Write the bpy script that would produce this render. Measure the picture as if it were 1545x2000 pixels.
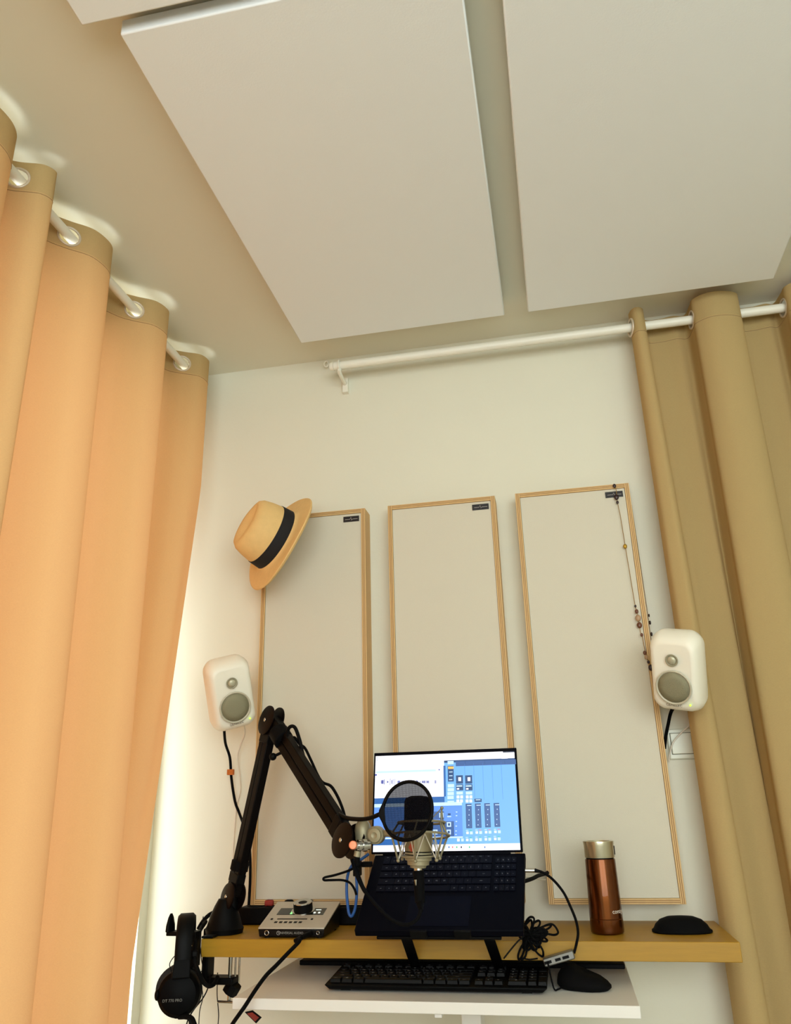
import bpy, bmesh, math, random
from mathutils import Vector as V, Matrix, Euler
random.seed(7)
for o in list(bpy.data.objects): bpy.data.objects.remove(o)
SC = bpy.context.scene
COL = SC.collection
# ------------------------------------------------------------------ camera
CAMZ = 1.145
YAW, PITCH, ROLL, FPX = -0.19302872, 0.35247132, -0.02642572, 1534.93
ca, sa, cb, sb = math.cos(YAW), math.sin(YAW), math.cos(PITCH), math.sin(PITCH)
fw = V((sa*cb, ca*cb, sb)); r0 = V((ca, -sa, 0)); u0 = r0.cross(fw)
cg, sg = math.cos(ROLL), math.sin(ROLL)
rt = cg*r0+sg*u0; up = -sg*r0+cg*u0
cam = bpy.data.objects.new('camera', bpy.data.cameras.new('camera')); COL.objects.link(cam)
cam.data.sensor_fit = 'VERTICAL'; cam.data.sensor_height = 24; cam.data.lens = FPX/2000*24
cam.data.clip_start = 0.02
cam.matrix_world = Matrix(((rt.x, up.x, -fw.x, 0), (rt.y, up.y, -fw.y, 0), (rt.z, up.z, -fw.z, CAMZ), (0, 0, 0, 1)))
SC.camera = cam
# ------------------------------------------------------------------ light and exposure
SKY = 8.0
w = bpy.data.worlds.new('overcast_sky'); SC.world = w; w.use_nodes = True
w.node_tree.nodes['Background'].inputs[0].default_value = (0.91, 0.985, 0.985, 1)
w.node_tree.nodes['Background'].inputs[1].default_value = SKY
SC.view_settings.view_transform = 'Standard'; SC.view_settings.look = 'None'
SC.view_settings.exposure = -0.20; SC.view_settings.gamma = 1.0; SC.view_settings.use_curve_mapping = False
def portal(loc, rot, sx, sy):
    l = bpy.data.lights.new('window_daylight', 'AREA'); l.shape = 'RECTANGLE'; l.size = sx; l.size_y = sy
    l.cycles.is_portal = True
    o = bpy.data.objects.new('window_daylight', l); COL.objects.link(o); o.location = loc; o.rotation_euler = rot
# left window y -0.2..2.03 z 0.10..2.16 ; rear window on the wall behind the camera
WL = (-0.10, 2.028, 0.40, 2.30)
RW = (-0.75, 2.10, 0.80, 2.36)
portal((-1.30, (WL[0]+WL[1])/2, (WL[2]+WL[3])/2), (0, math.radians(-90), 0), WL[3]-WL[2], WL[1]-WL[0])
portal(((RW[0]+RW[1])/2, -1.72, (RW[2]+RW[3])/2), (math.radians(90), 0, 0), RW[1]-RW[0], RW[3]-RW[2])

# ------------------------------------------------------------------ helpers
def ray(px, py): return fw+(px-772.5)/FPX*rt-(py-1000)/FPX*up
def Q(px, py, y):            # point of the room at depth y seen at a photo pixel
    d = ray(px, py); return d*(y/d.y)+V((0, 0, CAMZ))
def QZ(px, py, z):
    d = ray(px, py); return d*((z-CAMZ)/d.z)+V((0, 0, CAMZ))
def QX(px, py, x):
    d = ray(px, py); return d*(x/d.x)+V((0, 0, CAMZ))
def s2l(c): return tuple((v/255/12.92 if v/255 <= .04045 else ((v/255+.055)/1.055)**2.4) for v in c)
MATS = {}
def mat(name, rgb, rough=.5, metal=0., bump=0., bscale=200., var=0., vscale=8., emit=0., coat=0., spec=.5, stretch=None):
    if name in MATS: return MATS[name]
    m = bpy.data.materials.new(name); m.use_nodes = True; nt = m.node_tree; n = nt.nodes; b = n['Principled BSDF']
    c = s2l(rgb)+(1,)
    b.inputs['Base Color'].default_value = c; b.inputs['Roughness'].default_value = rough
    b.inputs['Metallic'].default_value = metal; b.inputs['Specular IOR Level'].default_value = spec
    b.inputs['Coat Weight'].default_value = coat
    if emit: b.inputs['Emission Color'].default_value = c; b.inputs['Emission Strength'].default_value = emit
    tc = n.new('ShaderNodeTexCoord'); mp = n.new('ShaderNodeMapping'); nt.links.new(tc.outputs['Object'], mp.inputs[0])
    if stretch: mp.inputs['Scale'].default_value = stretch
    if var:
        no = n.new('ShaderNodeTexNoise'); no.inputs['Scale'].default_value = vscale; no.inputs['Detail'].default_value = 5
        nt.links.new(mp.outputs[0], no.inputs[0])
        mx = n.new('ShaderNodeMixRGB'); nt.links.new(no.outputs[0], mx.inputs[0])
        mx.inputs[1].default_value = tuple(v*(1-var) for v in c[:3])+(1,); mx.inputs[2].default_value = tuple(min(1, v*(1+var)) for v in c[:3])+(1,)
        nt.links.new(mx.outputs[0], b.inputs['Base Color'])
    if bump:
        no = n.new('ShaderNodeTexNoise'); no.inputs['Scale'].default_value = bscale; no.inputs['Detail'].default_value = 3
        nt.links.new(mp.outputs[0], no.inputs[0])
        bp = n.new('ShaderNodeBump'); bp.inputs['Strength'].default_value = bump; bp.inputs['Distance'].default_value = .002
        nt.links.new(no.outputs[0], bp.inputs['Height']); nt.links.new(bp.outputs[0], b.inputs['Normal'])
    MATS[name] = m; return m
WP = {}
class MB:
    def __init__(s): s.v = []; s.f = []; s.mi = []; s.k = 0
    def add(s, vs, fs):
        o = len(s.v); s.v += [V(a) for a in vs]; s.f += [tuple(i+o for i in f) for f in fs]; s.mi += [s.k]*len(fs); return s
    def hexa(s, a):          # a: 4 bottom then 4 top points, ccw from above
        return s.add(a, [(0, 3, 2, 1), (4, 5, 6, 7), (0, 1, 5, 4), (1, 2, 6, 5), (2, 3, 7, 6), (3, 0, 4, 7)])
    def box(s, lo, hi, T=None):
        x0, y0, z0 = lo; x1, y1, z1 = hi
        a = [V(p) for p in ((x0, y0, z0), (x1, y0, z0), (x1, y1, z0), (x0, y1, z0), (x0, y0, z1), (x1, y0, z1), (x1, y1, z1), (x0, y1, z1))]
        if T: a = [T@p for p in a]
        return s.hexa(a)
    def loft(s, rings, cap=True, closed=True):
        n = len(rings[0]); vs = [p for r in rings for p in r]; fs = []
        for i in range(len(rings)-1):
            for j in range(n if closed else n-1):
                k = (j+1) % n; fs.append((i*n+j, i*n+k, (i+1)*n+k, (i+1)*n+j))
        if cap: fs.append(tuple(reversed(range(n)))); fs.append(tuple(range((len(rings)-1)*n, len(rings)*n)))
        return s.add(vs, fs)
    def cyl(s, p0, p1, ra, rb=None, n=20):
        p0, p1 = V(p0), V(p1); rb = ra if rb is None else rb
        d = (p1-p0).normalized(); a = d.orthogonal().normalized(); b = d.cross(a)
        return s.loft([[p+r*(math.cos(2*math.pi*i/n)*a+math.sin(2*math.pi*i/n)*b) for i in range(n)] for p, r in ((p0, ra), (p1, rb))])
    def lathe(s, prof, p0, axis, n=32, sx=1., sy=1., a=None):   # prof [(r, h)] along axis
        d = V(axis).normalized(); a = (a or d.orthogonal()).normalized(); b = d.cross(a); p0 = V(p0)
        return s.loft([[p0+d*h+r*(sx*math.cos(2*math.pi*i/n)*a+sy*math.sin(2*math.pi*i/n)*b) for i in range(n)] for r, h in prof])
    def tube(s, pts, r, n=8, sub=6, closed=False):
        P = [V(p) for p in pts]
        if len(P) > 2 and sub > 1:
            out = []; m = len(P); rng = range(m if closed else m-1)
            g = (lambda i: P[i % m]) if closed else (lambda i: P[max(0, min(m-1, i))])
            for i in rng:
                p0, p1, p2, p3 = g(i-1), g(i), g(i+1), g(i+2)
                for k in range(sub):
                    t = k/sub; out.append(.5*((2*p1)+(p2-p0)*t+(2*p0-5*p1+4*p2-p3)*t*t+(3*p1-p0-3*p2+p3)*t**3))
            if not closed: out.append(P[-1])
            P = out
        L = len(P); rings = []; a = None
        for i in range(L):
            d = (P[(i+1) % L]-P[i-1]) if closed else (P[min(i+1, L-1)]-P[max(i-1, 0)])
            d = d.normalized() if d.length > 1e-9 else V((0, 0, 1))
            a = d.orthogonal() if a is None else a-d*a.dot(d)
            a = a.normalized() if a.length > 1e-6 else d.orthogonal().normalized()
            b = d.cross(a); rr = r[min(i*len(r)//L, len(r)-1)] if isinstance(r, (list, tuple)) else r
            rings.append([P[i]+rr*(math.cos(2*math.pi*j/n)*a+math.sin(2*math.pi*j/n)*b) for j in range(n)])
        if closed: rings.append(rings[0])
        return s.loft(rings, cap=not closed)
    def torus(s, c, axis, R, r, n=28, m=8, sx=1, sy=1, a=None):
        d = V(axis).normalized(); a = (a or d.orthogonal()).normalized(); b = d.cross(a)
        return s.tube([V(c)+R*(sx*math.cos(2*math.pi*i/n)*a+sy*math.sin(2*math.pi*i/n)*b) for i in range(n)], r, m, 1, True)
    def ball(s, c, r, sc=(1, 1, 1), n=12, T=None):
        rings = []
        for i in range(1, n):
            t = math.pi*i/n
            rings.append([V((r*sc[0]*math.sin(t)*math.cos(2*math.pi*j/(n*2)), r*sc[1]*math.sin(t)*math.sin(2*math.pi*j/(n*2)), -r*sc[2]*math.cos(t))) for j in range(n*2)])
        rings = [[(T@p if T else p)+V(c) for p in q] for q in rings]
        return s.loft(rings)
    XF = None
    def build(s, name, m, parent=None, smooth=None, bevel=0, seg=2, clean=True):
        if MB.XF: s.v = [MB.XF@v for v in s.v]
        me = bpy.data.meshes.new(name); lo = V([min(v[i] for v in s.v) for i in range(3)]); hi = V([max(v[i] for v in s.v) for i in range(3)])
        c = (lo+hi)/2
        me.from_pydata([v-c for v in s.v], [], s.f)
        for mm in (m if isinstance(m, (list, tuple)) else [m]): me.materials.append(mm)
        for p, k in zip(me.polygons, s.mi): p.material_index = k
        if clean:
            bm = bmesh.new(); bm.from_mesh(me); bmesh.ops.recalc_face_normals(bm, faces=bm.faces); bm.to_mesh(me); bm.free()
        me.update(); o = bpy.data.objects.new(name, me); COL.objects.link(o)
        o.location = c-(WP[parent.name] if parent else V((0, 0, 0))); o.parent = parent; WP[o.name] = c
        if bevel:
            bv = o.modifiers.new('bevel', 'BEVEL'); bv.width = bevel; bv.segments = seg; bv.limit_method = 'ANGLE'; bv.angle_limit = .6
            if smooth is None: smooth = 40
        if smooth: me.shade_smooth() if smooth is True else (me.shade_smooth(), me.set_sharp_from_angle(angle=math.radians(smooth)))
        return o
def tag(o, label=None, cat=None, group=None, kind=None):
    if label: o['label'] = label
    if cat: o['category'] = cat
    if group: o['group'] = group
    if kind: o['kind'] = kind
    return o
def thing(name, loc, label, cat, group=None):
    o = bpy.data.objects.new(name, None); COL.objects.link(o); o.location = loc; o.empty_display_size = .05; WP[o.name] = V(loc)
    return tag(o, label, cat, group)
def dup(src, d, parent=None):
    o = src.copy(); COL.objects.link(o); wc = WP[src.name]+V(d); o.parent = parent
    o.location = wc-(WP[parent.name] if parent else V((0, 0, 0))); WP[o.name] = wc; return o
def text_mb(mb, s, size, org, ex, ez, depth=.0003, center=True):
    c = bpy.data.curves.new('t', 'FONT'); c.body = s; c.size = size; c.resolution_u = 2; c.align_x = 'CENTER' if center else 'LEFT'
    o = bpy.data.objects.new('t', c); me = bpy.data.meshes.new_from_object(o)
    ex, ez = V(ex).normalized(), V(ez).normalized(); ny = ez.cross(ex)
    nrm = ex.cross(ez)
    mb.add([V(org)+ex*v.co.x+ez*v.co.y+nrm*depth for v in me.vertices], [tuple(p.vertices) for p in me.polygons])
    bpy.data.objects.remove(o); bpy.data.curves.remove(c); bpy.data.meshes.remove(me)
def rrect(hw, hh, r, n=5):
    out = []
    for cx, cy, a0 in ((hw-r, hh-r, 0), (-hw+r, hh-r, 90), (-hw+r, -hh+r, 180), (hw-r, -hh+r, 270)):
        for i in range(n+1):
            a = math.radians(a0+90*i/n); out.append((cx+r*math.cos(a), cy+r*math.sin(a)))
    return out

# ------------------------------------------------------------------ materials
M_wall = mat('wall_plaster', (226, 224, 206), .9, bump=.15, bscale=90, var=.015)
M_ceil = mat('ceiling_paint', (228, 226, 208), .9, bump=.1, bscale=60, var=.01)
M_floor = mat('wood_floor', (172, 168, 154), .5, var=.25, vscale=6, stretch=(1, 8, 1))
M_panelw = mat('white_felt_panel', (240, 246, 248), .95, bump=.1, bscale=300)
M_white = mat('white_plastic', (240, 238, 228), .35)
M_rod = mat('white_painted_metal', (238, 236, 222), .35)
M_black = mat('black_plastic', (6, 6, 7), .5, spec=.10)
M_blackm = mat('black_matte', (4, 4, 5), .8, spec=.12)
M_blacksoft = mat('black_rubber', (5, 4, 5), .6, spec=.2)
M_arm = mat('black_powder_coat', (6, 3, 3), .5, spec=.09)
M_chrome = mat('chrome', (200, 200, 196), .18, 1)
M_copper = mat('copper', (230, 140, 105), .4, .6)
M_nickel = mat('satin_nickel', (160, 152, 124), .5, .45)
M_oak = mat('oak_veneer', (170, 128, 26), .45, var=.16, vscale=14, stretch=(1, 12, 12), bump=.05, bscale=60)
M_ply = mat('birch_plywood', (214, 178, 122), .6, var=.12, vscale=30, stretch=(2.5, 2.5, .25))
M_plyd = mat('plywood_core', (150, 108, 62), .7)
M_fabric = mat('panel_fabric', (214, 208, 190), .98, bump=.25, bscale=900)
M_desk = mat('white_laminate', (236, 234, 228), .3, var=.01)
M_blue = mat('blue_cable', (20, 84, 160), .45)
M_orange = mat('orange_tag', (186, 96, 14), .6)
M_red = mat('red_tag', (150, 38, 26), .6)
M_whitec = mat('white_cable', (226, 218, 200), .5)
M_grayp = mat('grey_alu', (120, 118, 112), .4, .8)

def curtain_mat(name, glow):
    m = bpy.data.materials.new(name); m.use_nodes = True; nt = m.node_tree; n = nt.nodes
    n.remove(n['Principled BSDF']); out = n['Material Output']
    tc = n.new('ShaderNodeTexCoord'); mp = n.new('ShaderNodeMapping'); mp.inputs['Scale'].default_value = (300, 300, 900)
    nt.links.new(tc.outputs['Object'], mp.inputs[0])
    no = n.new('ShaderNodeTexNoise'); no.inputs['Scale'].default_value = 1; nt.links.new(mp.outputs[0], no.inputs[0])
    mx = n.new('ShaderNodeMixRGB'); a = s2l((176, 153, 106)); mx.inputs[1].default_value = tuple(v*.92 for v in a)+(1,); mx.inputs[2].default_value = tuple(v*1.08 for v in a)+(1,)
    nt.links.new(no.outputs[0], mx.inputs[0])
    df = n.new('ShaderNodeBsdfDiffuse'); nt.links.new(mx.outputs[0], df.inputs[0])
    tr = n.new('ShaderNodeBsdfTranslucent'); tr.inputs[0].default_value = glow+(1,)
    bp = n.new('ShaderNodeBump'); bp.inputs['Strength'].default_value = .25; bp.inputs['Distance'].default_value = .001
    nt.links.new(no.outputs[0], bp.inputs['Height']); nt.links.new(bp.outputs[0], df.inputs['Normal'])
    ad = n.new('ShaderNodeAddShader'); nt.links.new(df.outputs[0], ad.inputs[0]); nt.links.new(tr.outputs[0], ad.inputs[1])
    nt.links.new(ad.outputs[0], out.inputs[0]); MATS[name] = m; return m
M_curt = curtain_mat('beige_curtain_cloth', (.108, .045, .019))
M_hem = curtain_mat('curtain_hem_band', (.05, .022, .010))

def glass(name='window_glass'):
    m = bpy.data.materials.new(name); m.use_nodes = True; nt = m.node_tree; n = nt.nodes; n.remove(n['Principled BSDF'])
    t = n.new('ShaderNodeBsdfTransparent'); g = n.new('ShaderNodeBsdfGlossy'); g.inputs['Roughness'].default_value = .02
    mx = n.new('ShaderNodeMixShader'); mx.inputs[0].default_value = .05
    nt.links.new(t.outputs[0], mx.inputs[1]); nt.links.new(g.outputs[0], mx.inputs[2]); nt.links.new(mx.outputs[0], n['Material Output'].inputs[0]); return m
M_glass = glass()

# ------------------------------------------------------------------ room shell
XL, XR, YB, YR, ZC = -1.08, 2.35, 2.07, -1.60, 2.45
def st(name, mb, m, **k): return tag(mb.build(name, m, **k), kind='structure')
def wall_x(x0, x1, ya, yb, za, zb, h):      # wall slab with a window hole
    mb = MB(); y0, y1, z0, z1 = h
    if z0 > za: mb.box((x0, ya, za), (x1, yb, z0))
    mb.box((x0, ya, z1), (x1, yb, zb)); mb.box((x0, ya, z0), (x1, y0, z1))
    if y1 < yb: mb.box((x0, y1, z0), (x1, yb, z1))
    return mb
st('floor', MB().box((XL-.2, YR-.1, -.1), (XR+.1, YB+.1, 0)), M_floor)
st('ceiling', MB().box((XL-.2, YR-.1, ZC), (XR+.1, YB+.1, ZC+.1)), M_ceil)
st('wall_back', MB().box((XL-.2, YB, 0), (XR+.1, YB+.1, ZC)), M_wall)
st('wall_right', MB().box((XR, YR, 0), (XR+.1, YB, ZC)), M_wall)
st('wall_left', wall_x(XL-.2, XL, YR, YB, 0, ZC, WL), M_wall)
mb = MB(); mb.box((XL, YR-.1, 0), (XR, YR, RW[2])).box((XL, YR-.1, RW[3]), (XR, YR, ZC)).box((XL, YR-.1, RW[2]), (RW[0], YR, RW[3])).box((RW[1], YR-.1, RW[2]), (XR, YR, RW[3]))
st('wall_front', mb, M_wall)
def window(name, lo, hi, ax):
    root = tag(bpy.data.objects.new(name, None), kind='structure'); COL.objects.link(root); root.location = lo; WP[root.name] = V(lo)
    f = MB(); t = .05; g = MB()
    if ax == 0:
        x0, x1 = lo[0], hi[0]; a0, a1, z0, z1 = lo[1], hi[1], lo[2], hi[2]
        f.box((x0, a0, z0), (x1, a0+t, z1)).box((x0, a1-.02, z0), (x1, a1, z1)).box((x0, a0+t, z0), (x1, a1-.02, z0+t)).box((x0, a0+t, z1-t), (x1, a1-.02, z1))
        am = (a0+a1)/2; f.box((x0, am-.03, z0+t), (x1, am+.03, z1-t)); g.box(((x0+x1)/2, a0+t, z0+t), ((x0+x1)/2+.004, a1-.02, z1-t))
    else:
        y0, y1 = lo[1], hi[1]; a0, a1, z0, z1 = lo[0], hi[0], lo[2], hi[2]
        f.box((a0, y0, z0), (a0+t, y1, z1)).box((a1-t, y0, z0), (a1, y1, z1)).box((a0+t, y0, z0), (a1-t, y1, z0+t)).box((a0+t, y0, z1-t), (a1-t, y1, z1))
        am = (a0+a1)/2; f.box((am-.03, y0, z0+t), (am+.03, y1, z1-t)); g.box((a0+t, (y0+y1)/2, z0+t), (a1-t, (y0+y1)/2+.004, z1-t))
    f.build('window_frame', M_white, root); g.build('pane', M_glass, root)
window('window_1', (XL-.18, WL[0], WL[2]), (XL-.13, WL[1], WL[3]), 0)
window('window_2', (RW[0], YR-.08, RW[2]), (RW[1], YR-.03, RW[3]), 1)

# ------------------------------------------------------------------ ceiling panels
PT, PB = ZC, 2.40
def cpanel(x0, x1, y0, y1, label, b=PB):
    r = thing('ceiling_acoustic_panel', ((x0+x1)/2, (y0+y1)/2, b), label, 'ceiling panel', 'white acoustic panels on the ceiling')
    MB().box((x0, y0, b), (x1, y1, b+.035)).build('panel_body', M_panelw, r, bevel=.003)
    sp = MB().box((x0+.25, y0+.1, b+.035), (x0+.3, y1-.1, ZC)).build('mounting_batten', M_ply, r)
    dup(sp, (x1-x0-.55, 0, 0), r)
cpanel(-.635, -.046, .880, 1.885, 'white acoustic ceiling panel left of the dark gap')
cpanel(.018, .655, .880, 1.885, 'white acoustic ceiling panel right of the dark gap')
cpanel(-.690, -.09, -.15, .852, 'near white acoustic panel in the top left corner of the photo')
cpanel(-.03, .57, -.15, .852, 'white acoustic ceiling panel overhead, nearest the camera on the right')

# ------------------------------------------------------------------ curtains
M_gro = mat('grommet_metal', (214, 200, 180), .35, .3)
def curtain(name, label, side, ctrl, zt, rod_c, gz, band=.075):
    """ctrl(z) -> list of (along, off) alternating; side 'x' rod runs along y, 'y' rod runs along x"""
    NS = 9
    zs = [zt-.004*i for i in range(27)]; z = zs[-1]
    while z > .03: z -= .05; zs.append(max(z, .03))
    grid = []
    for z in zs:
        c = ctrl(z); row = []
        g = [V((p[0], p[1])) for p in c]
        for i in range(len(g)-1):
            p0, p1, p2, p3 = g[max(i-1, 0)], g[i], g[i+1], g[min(i+2, len(g)-1)]
            for k in range(NS):
                t = k/NS; q = .5*((2*p1)+(p2-p0)*t+(2*p0-5*p1+4*p2-p3)*t*t+(3*p1-p0-3*p2+p3)*t**3)
                row.append((q.x, q.y))
        row.append(c[-1]); grid.append(row)
    n = len(grid[0]); P = []
    for z, row in zip(zs, grid):
        for a, o in row: P.append(V((o, a, z)) if side == 'x' else V((a, o, z)))
    # grommets where the cloth crosses the rod
    gs = []
    c = ctrl(gz)
    row = grid[min(range(len(zs)), key=lambda i: abs(zs[i]-gz))]
    for i in range(len(row)-1):
        (a0, o0), (a1, o1) = row[i], row[i+1]
        if (o0-rod_c)*(o1-rod_c) <= 0 and abs(o1-rod_c) > 1e-7:
            t = (rod_c-o0)/(o1-o0); a = a0+(a1-a0)*t; d = V((o1-o0, a1-a0, 0)) if side == 'x' else V((a1-a0, o1-o0, 0))
            p = V((rod_c, a, gz)) if side == 'x' else V((a, rod_c, gz)); gs.append((p, d.normalized()))
    fs = []; fm = []
    for i in range(len(zs)-1):
        for j in range(n-1):
            q = (i*n+j, i*n+j+1, (i+1)*n+j+1, (i+1)*n+j); ctr = (P[q[0]]+P[q[2]])/2
            if zs[i] > gz-.04 and any((ctr-g).length < .0225 for g, _ in gs): continue
            fs.append(q); fm.append(1 if zs[i+1] > zt-band else 0)
    base = V((rod_c, P[n//2].y, 0)) if side == 'x' else V((P[n//2].x, rod_c, 0))
    root = thing(name, base, label, 'curtain')
    mb = MB(); mb.v = P; mb.f = fs; mb.mi = fm
    o = mb.build('curtain_cloth', [M_curt, M_hem], root, smooth=True, clean=False)
    # stitched seam under the header
    sm = MB(); si = min(range(len(zs)), key=lambda i: abs(zs[i]-(zt-band)))
    off = .0008
    sm.tube([P[si*n+j] for j in range(0, n, 2)], .0009, 4, 1); sm.build('hem_stitch', mat('hem_thread', (150, 122, 84), .9), root)
    for g, d in gs:
        nrm = d.cross(V((0, 0, 1)))
        MB().torus(g, nrm, .0240, .0030, 26, 8).build('grommet', M_gro, root, smooth=True)
    return root
def lerp(a, b, t): return a+(b-a)*t
LX, LZ, LA = -1.0, 2.380, .052
# (grommet, crest edge) stations along the rod, at the rod and near desk height
st_t = [(-.20, -.08), (.09, .20), (.37, .48), (.63, .76), (.90, 1.06), (1.115, 1.175), (1.300, 1.425), (1.595, 1.705), (1.878, 1.965)]
st_b = [(-.20, -.08), (.09, .20), (.37, .48), (.63, .76), (.90, 1.06), (1.115, 1.175), (1.310, 1.450), (1.600, 1.722), (1.800, 1.955)]
def ctrl_left(z):
    t = max(0, min(1.2, (2.425-z)/(2.425-.745))); out = [(-.30, LX-.045)]
    for i, (a, b) in enumerate(zip(st_t, st_b)):
        tt = t
        g, e = lerp(a[0], b[0], tt), lerp(a[1], b[1], tt); w = e-g
        am = LA*(1+.10*math.sin(i*2.3+z*1.3)); e0 = out[-1][0]
        if i == 8:           # the trailing fold hangs back towards the wall lower down
            xe = LX+LA-.143*max(0, t-.25); tc = min(1, t)
            out += [(lerp(e0, g, .45), LX-am*.95), (g-min(.03, .3*w), lerp(LX-am*.55, LX-.050, tc)), (g, lerp(LX, xe-.004, tc)), (g+.30*w, lerp(LX+am*.78, xe-.001, tc)), (g+.72*w, xe), (e, xe-.012*(1-tc)), (e+.007, xe-.03*(1-tc)-.003), (lerp(2.034, 1.985, tc), -1.066)]  # last point: unseen return edge added to block window light at the wall
            break
        out += [(lerp(e0, g, .45), LX-am*.95), (g-min(.03, .3*w), LX-am*.55), (g, LX), (g+.30*w, LX+am*.78), (g+.72*w, LX+am), (e, LX+am*.62), (e+.004, LX)]
    return out
curtain('left_window_curtain', 'beige grommet curtain glowing orange over the bright left window', 'x', ctrl_left, 2.422, LX, LZ)
RY, RA = 1.99, .05
def ctrl_right(z):
    t = max(0, min(1.3, (2.42-z)/1.68)); out = [(.296, RY+.004)]
    for i, (a, b) in enumerate(((.300, .334), (.462, .582), (.700, .815), (.94, 1.06), (1.19, 1.31), (1.44, 1.56))):
        w = b-a; am = RA*(1+.08*math.sin(i*2+z*1.6))*(.55 if i == 0 else 1); d = [.006, -.014, -.012, 0, 0, 0][i]*t; a += d; b += d+(.022*t if i == 0 else 0)
        w = b-a
        if i: out += [(a-.010, RY+RA*.9), (a-.002, RY)]
        out += [(a+.02*w, RY-am*.62), (a+.32*w, RY-am*(1+.10*math.sin(z*3+i))), (a+.70*w, RY-am*1.02), (b-.02*w, RY-am*.62), (b+.002, RY), (b+.010, RY+RA*.85), (b+.05, RY+RA*(.95-.35*t)), (b+.085, RY+RA*(.80-.2*t))]
    return out
curtain('right_curtain', 'beige grommet curtain drawn beside the right speaker on the back wall', 'y', ctrl_right, 2.420, RY, 2.374)

def rod(name, label, p0, p1, r, brks, wall):
    root = thing(name, (V(p0)+V(p1))/2, label, 'curtain rod')
    MB().cyl(p0, p1, r, n=20).build('rod_tube', M_rod, root, smooth=40)
    d = (V(p0)-V(p1)).normalized()
    for e, s in ((V(p0), 1), (V(p1), -1)):
        MB().cyl(e+d*s*.0005, e+d*s*.012, r*1.12, r*.95, 20).build('end_cap', M_rod, root, smooth=40)
    for b in brks:
        m = MB(); m.tube([b+V((0, 0, -r)), b+V((0, 0, -r-.012)), V((wall[0] if wall[0] is not None else b.x, wall[1] if wall[1] is not None else b.y, b.z-r-.014))], .006, 8, 3)
        m.torus(b, d, r+.003, .003, 20, 6)
        wp = V((wall[0] if wall[0] is not None else b.x, wall[1] if wall[1] is not None else b.y, b.z-r-.012))
        a = .008
        m.box(wp-V((a, a, .03)), wp+V((a, a, .018)))
        m.build('bracket', M_rod, root, smooth=40)
    return root
rod('curtain_rod', 'white curtain rod threading the glowing left curtain', (LX, 1.985, LZ), (LX, -.35, LZ), .0115, [V((LX, 1.925, LZ)), V((LX, .3, LZ))], (XL+.008, None))
rod('curtain_rod', 'long white curtain rod high on the back wall', (-.565, RY, 2.374), (1.7, RY, 2.374), .0125, [V((-.548, RY, 2.374)), V((1.55, RY, 2.374))], (None, YB-.008))
# cut-off ring hanging off the wall at the rod's end
rg = MB().torus(Q(637, 711, 2.055), (0, 1, 0), .010, .0022, 24, 6, sx=.7, a=V((1, 0, 0)))
tag(rg.build('wall_hook', M_rod, smooth=True), 'small white wall hook ring just left of the back rod end', 'hook')

# ------------------------------------------------------------------ wall acoustic panels
PF = 2.010; ZT, ZBt = CAMZ+.774, CAMZ-.229
def wpanel(x0, x1, label):
    root = thing('acoustic_wall_panel', ((x0+x1)/2, YB-.03, ZBt), label, 'wall panel', 'wood framed acoustic panels on the back wall')
    t = .012
    for nm, a, b in (('frame_side', (x0, PF, ZBt), (x0+t, YB, ZT)), ('frame_side', (x1-t, PF, ZBt), (x1, YB, ZT)),
                     ('frame_rail', (x0+t, PF, ZT-t), (x1-t, YB, ZT)), ('frame_rail', (x0+t, PF, ZBt), (x1-t, YB, ZBt+t))):
        f = MB().box(a, b).build(nm, M_ply, root, bevel=.0008)
        # darker ply layers showing on the front edge
        l = MB()
        if nm == 'frame_side':
            for k in (.35, .68): l.box((a[0]+t*k-.0007, PF-.0004, a[2]+.001), (a[0]+t*k+.0007, PF+.0006, b[2]-.001))
        else:
            for k in (.35, .68): l.box((a[0], PF-.0004, a[2]+t*k-.0007), (b[0], PF+.0006, a[2]+t*k+.0007))
        l.build('ply_layer', M_plyd, f)
    MB().box((x0+t+.0006, PF+.004, ZBt+t+.0006), (x1-t-.0006, YB-.002, ZT-t-.0006)).build('fabric_infill', M_fabric, root)
    lx1, lz1 = x1-.018, ZT-.020
    lb = MB().box((lx1-.045, PF+.0018, lz1-.016), (lx1, PF+.0042, lz1)).build('maker_label', mat('label_black', (22, 14, 18), .4), root)
    zc = lz1-.008
    pt = [(lx1-.040, zc-.001), (lx1-.026, zc-.001), (lx1-.0235, zc+.0045), (lx1-.021, zc-.004), (lx1-.019, zc-.001), (lx1-.004, zc-.001)]
    MB().tube([(a, PF+.0015, b) for a, b in pt], .00045, 5, 1).build('waveform_mark', mat('label_white', (215, 205, 200), .5), lb)
    return root
wpanel(-.779, -.480, 'wood framed fabric panel behind the hat and boom arm')
wpanel(-.415, -.117, 'middle wood framed fabric panel directly behind the laptop')
wpanel(-.062, .2365, 'wood framed fabric panel behind the copper tumbler with a necklace')

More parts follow.
